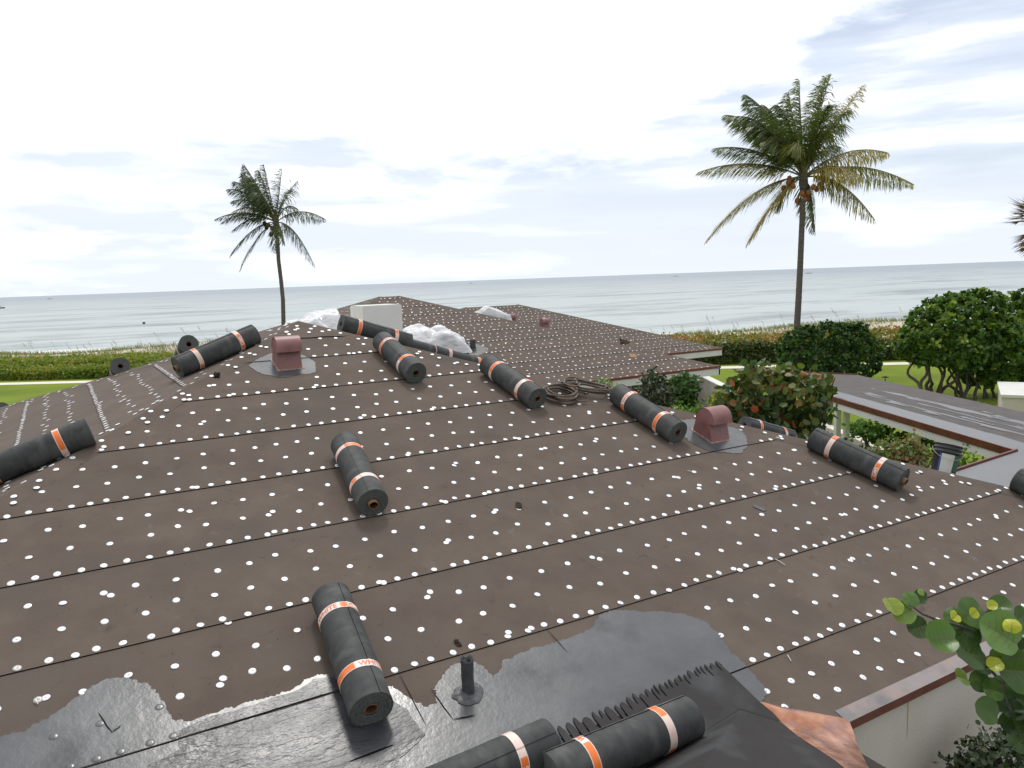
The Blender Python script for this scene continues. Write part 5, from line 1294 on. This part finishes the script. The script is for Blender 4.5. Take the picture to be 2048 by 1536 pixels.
# ------------------------------------------------------------------ palms
def palm(base_px, dist, crown_px, trunk_px, r0, r1, fronds, m, label, nuts, nutm, scale=1, seed=0, petiole=.9):
    """fronds: (tip dx, tip dy, bow, depth, tint) in photo pixels from the crown centre"""
    cw = at_d(*crown_px, dist); b = at_d(*base_px, dist); base_ = Vector((b.x, b.y, 0)); root = empty('coconut_palm', base_)
    s_ = dist/F_PX; X = CR.copy(); Z = Vector((0, 0, 1)); X = (X-Z*X.z).normalized(); Y = Z.cross(X)
    mb = MB(); pts = [at_d(x, y, dist)-base_ for x, y in trunk_px]; pts = [Vector((pts[0].x, pts[0].y, -.1))]+pts
    dense = []; rr = []
    for i in range(len(pts)-1):
        n = max(3, int((pts[i+1]-pts[i]).length/.16))
        for j in range(n): dense.append(pts[i].lerp(pts[i+1], j/n))
    dense.append(pts[-1]); nD = len(dense)
    for i in range(nD): f = i/(nD-1); rr.append((r0+(r1-r0)*f)*(1+.035*(i % 2))*(1+.5*max(0, 1-f*9)))
    mb.tube(dense, rr, M['palmbark'], n=12); mb.build('trunk', root)
    cc = cw-base_
    mb = MB(); mb.tube([cc-Z*.75*scale, cc-Z*.3*scale, cc+Z*.1, cc+Z*.5*scale, cc+Z*.9*scale], [r1*1.05, r1*1.7, r1*1.5, r1*.9, .02], M['palmbark'], n=10); mb.build('crownshaft', root)
    random.seed(seed)
    lr = np.random.default_rng(seed)
    for fi, (dx, dy, bow, dep, ti) in enumerate(fronds):
        tip = cc+X*dx*s_-Z*dy*s_+Y*dep; mid_ = (cc+tip)/2+Z*bow*s_+X*0
        st = cc+(tip-cc).normalized()*.12
        rach = []; n = 26
        for i in range(n+1):
            f = i/n; rach.append(st*(1-f)**2+mid_*2*f*(1-f)+tip*f*f)
        length = sum((rach[i+1]-rach[i]).length for i in range(n))
        mbr = MB(); mbr.tube(rach, [.035*scale*(1-f_/n)+.006 for f_ in range(n+1)], M['rach'], n=5)
        fo = mbr.build('frond', root)
        P, D, Nn, LL, WW, T_ = [], [], [], [], [], []
        nl = int(length/.042)
        for i in range(nl):
            f = .13+.87*i/nl; k = min(int(f*n), n-1); u = f*n-k; p = rach[k].lerp(rach[k+1], u); tg = (rach[k+1]-rach[k]).normalized()
            side = tg.cross(Z); side = side.normalized() if side.length > .15 else Y.copy()
            upv = side.cross(tg).normalized()
            ll = (.28+.72*math.sin(PI*min(1, f*.86+.12))**.8)*1.12*scale*(1 if f < .8 else 1-(f-.8)*2.0)
            for sg_ in (-1, 1):
                dirv = side*sg_*.55+tg*(.55+.45*f)-Z*(.30+.5*lr.random())+X*(-.42)+upv*.05+Vector(lr.normal(0, .15, 3))
                P.append(p); D.append(dirv.normalized()); Nn.append(upv+side*sg_*.3); LL.append(ll*lr.uniform(.8, 1.1)); WW.append(.038*scale); T_.append(ti+lr.normal(0, .1)+.25*max(0, f-.8))
        # each leaflet as two joined blades so that it droops
        P = np.array(P); D = np.array(D); Nn = np.array(Nn); LL = np.array(LL); WW = np.array(WW)
        D2 = D+np.array([-.22*CR.x, -.22*CR.y, -.75]); D2 /= np.linalg.norm(D2, axis=1, keepdims=True)
        PA = np.concatenate([P, P+D*(LL*.5)[:, None]]); DA = np.concatenate([D, D2]); NA = np.concatenate([Nn, Nn]); LA = np.concatenate([LL*.56, LL*.55]); WA = np.concatenate([WW, WW*.8])
        leaves('leaflets', m, PA, DA, NA, LA, WA, np.tile(np.clip(T_, 0, 1), 2), fo, BLADE)
    for (dx, dy, dep) in nuts:
        mb = MB(); mb.grid([[(math.cos(2*PI*j/12)*math.sin(PI*i/8)*.13, math.sin(2*PI*j/12)*math.sin(PI*i/8)*.13, -math.cos(PI*i/8)*.16) for j in range(12)] for i in range(9)], nutm, closed=True)
        o = mb.build('coconut', root); o.location = cc+X*dx*s_-Z*dy*s_+Y*dep
    return tagp(root, label, 'palm tree')
M['rach'] = mat('rach', (.13, .13, .04), (.19, .15, .06), 2, .6)
random.seed(1)
palm((1596, 640), 40, (1607, 352), [(1594, 700), (1594, 650), (1597, 600), (1600, 540), (1603, 470), (1606, 400)], .17, .135,
     [(55, -195, 8, .3, .45), (118, -170, 20, .2, .8), (-8, -186, -14, .2, .45), (30, -180, 0, -.8, .4), (-18, -168, 0, 1.0, .35), (-108, -165, 45, .6, .2), (-138, -118, 62, -.3, .25), (-122, -92, 58, -.9, .3), (-175, -62, 40, .3, .3), (-212, -14, 40, -.2, .7),
      (-192, 122, 62, .3, .75), (-118, 132, 40, -.5, .92), (165, -38, 46, -.2, .82), (226, 24, 52, .2, .6), (142, 92, 55, -.2, .7), (36, 108, 50, .8, .3), (92, 16, 42, -1.6, .95), (-52, -40, 62, -2.2, .55), (78, -120, 40, -.6, .35), (60, -88, 62, -1.0, .5),
      (72, -142, 20, 1.1, .2), (-70, -130, 50, -1.2, .2), (-62, -150, 40, 1.4, .15), (-100, -60, 48, -1.3, .35), (20, -120, 30, -1.8, .3), (95, -60, 46, 1.3, .2), (-30, 60, 46, 1.6, .25), (-150, -128, 56, .6, .4)],
     LM['palm'], 'tall coconut palm at the right with a cluster of orange coconuts',
     [(-32, 12, -.15), (-24, 20, -.25), (-38, 22, .1), (-28, 4, .0), (-6, 36, -.3), (6, 34, -.3), (0, 46, -.2), (-12, 48, 0), (10, 44, .1), (32, 18, -.2), (38, 26, 0), (28, 26, .1), (-2, 54, .1), (14, 24, -.4)], M['coconut'], 1.2, 3)
palm((566, 646), 47, (552, 442), [(568, 700), (567, 645), (566, 600), (562, 560), (557, 520), (555, 475)], .14, .11,
     [(-62, -98, 20, .3, .2), (-48, -108, 12, -.6, .3), (-20, -112, 0, .4, .25), (18, -102, 0, .2, .3), (38, -60, 22, -.3, .55), (-72, -78, 30, -.5, .35), (-88, -42, 36, .2, .3), (-124, -8, 30, .2, .35), (-100, 2, 34, -.8, .3), (-100, 66, 32, .2, .35),
      (-78, 96, 30, -.2, .3), (98, 0, 34, .2, .35), (70, 92, 46, .2, .35), (22, 46, 24, -1.0, .75), (-82, 18, 30, -.6, .4), (-40, -84, 26, -1.0, .4), (44, -78, 16, .5, .2), (-60, -60, 30, 1.0, .2), (-12, 60, 20, .9, .3), (52, -18, 34, -.6, .3), (-30, -50, 40, -1.4, .45), (-70, -88, 30, .8, .25), (-80, -62, 34, -.9, .4), (-36, -104, 12, .9, .25), (-96, -24, 34, 1.0, .25)],
     LM['palm_dark'], 'smaller coconut palm at the left leaning behind the roof peak', [(-14, 8, -.2), (-20, 12, 0), (-8, 14, -.1), (-4, 22, -.2), (-12, 26, 0), (4, 26, .1), (-24, 4, .1)], M['coconut_dark'], .86, 8)
# fan palm at the right border
fp = at_d(2088, 462, 24); fb = Vector((fp.x, fp.y, 0)); root = empty('fan_palm', fb); cc = fp-fb+Vector((0, 0, .25))
mb = MB(); mb.tube([Vector((0, 0, -.1)), cc*.5, cc], [.2, .16, .15], M['palmbark'], n=12); mb.build('trunk', root)
P, D, Nn, LL, T_ = [], [], [], [], []
X = Vector((CR.x, CR.y, 0)).normalized(); Y = Vector((0, 0, 1)).cross(X); Z = Vector((0, 0, 1)); mbp = MB()
for k in range(34):
    an = rng.uniform(0, 2*PI); el = rng.uniform(-.9, .95); d = (X*math.cos(an)+Y*math.sin(an))*math.cos(el)+Z*math.sin(el); hub = cc+d*rng.uniform(.55, .85); mbp.tube([cc, hub], [.02, .012], M['rach'], n=4)
    sd_ = d.cross(Z).normalized(); u2 = sd_.cross(d)
    for j in range(26):
        th = (j/25-.5)*2.9; v = (d*math.cos(th)+sd_*math.sin(th)-Z*.12+Vector(rng.normal(0, .07, 3))).normalized()
        P.append(hub); D.append(v); Nn.append(u2); LL.append(rng.uniform(.5, .7)); T_.append((.75 if el > .2 else .3)+rng.normal(0, .2))
leaves('fronds', LM['palm_dead'], P, D, Nn, np.array(LL), .05, np.clip(T_, 0, 1), root, BLADE); mbp.build('petioles', root)
tagp(root, 'brownish fan palm crown cut off by the right border', 'palm tree')
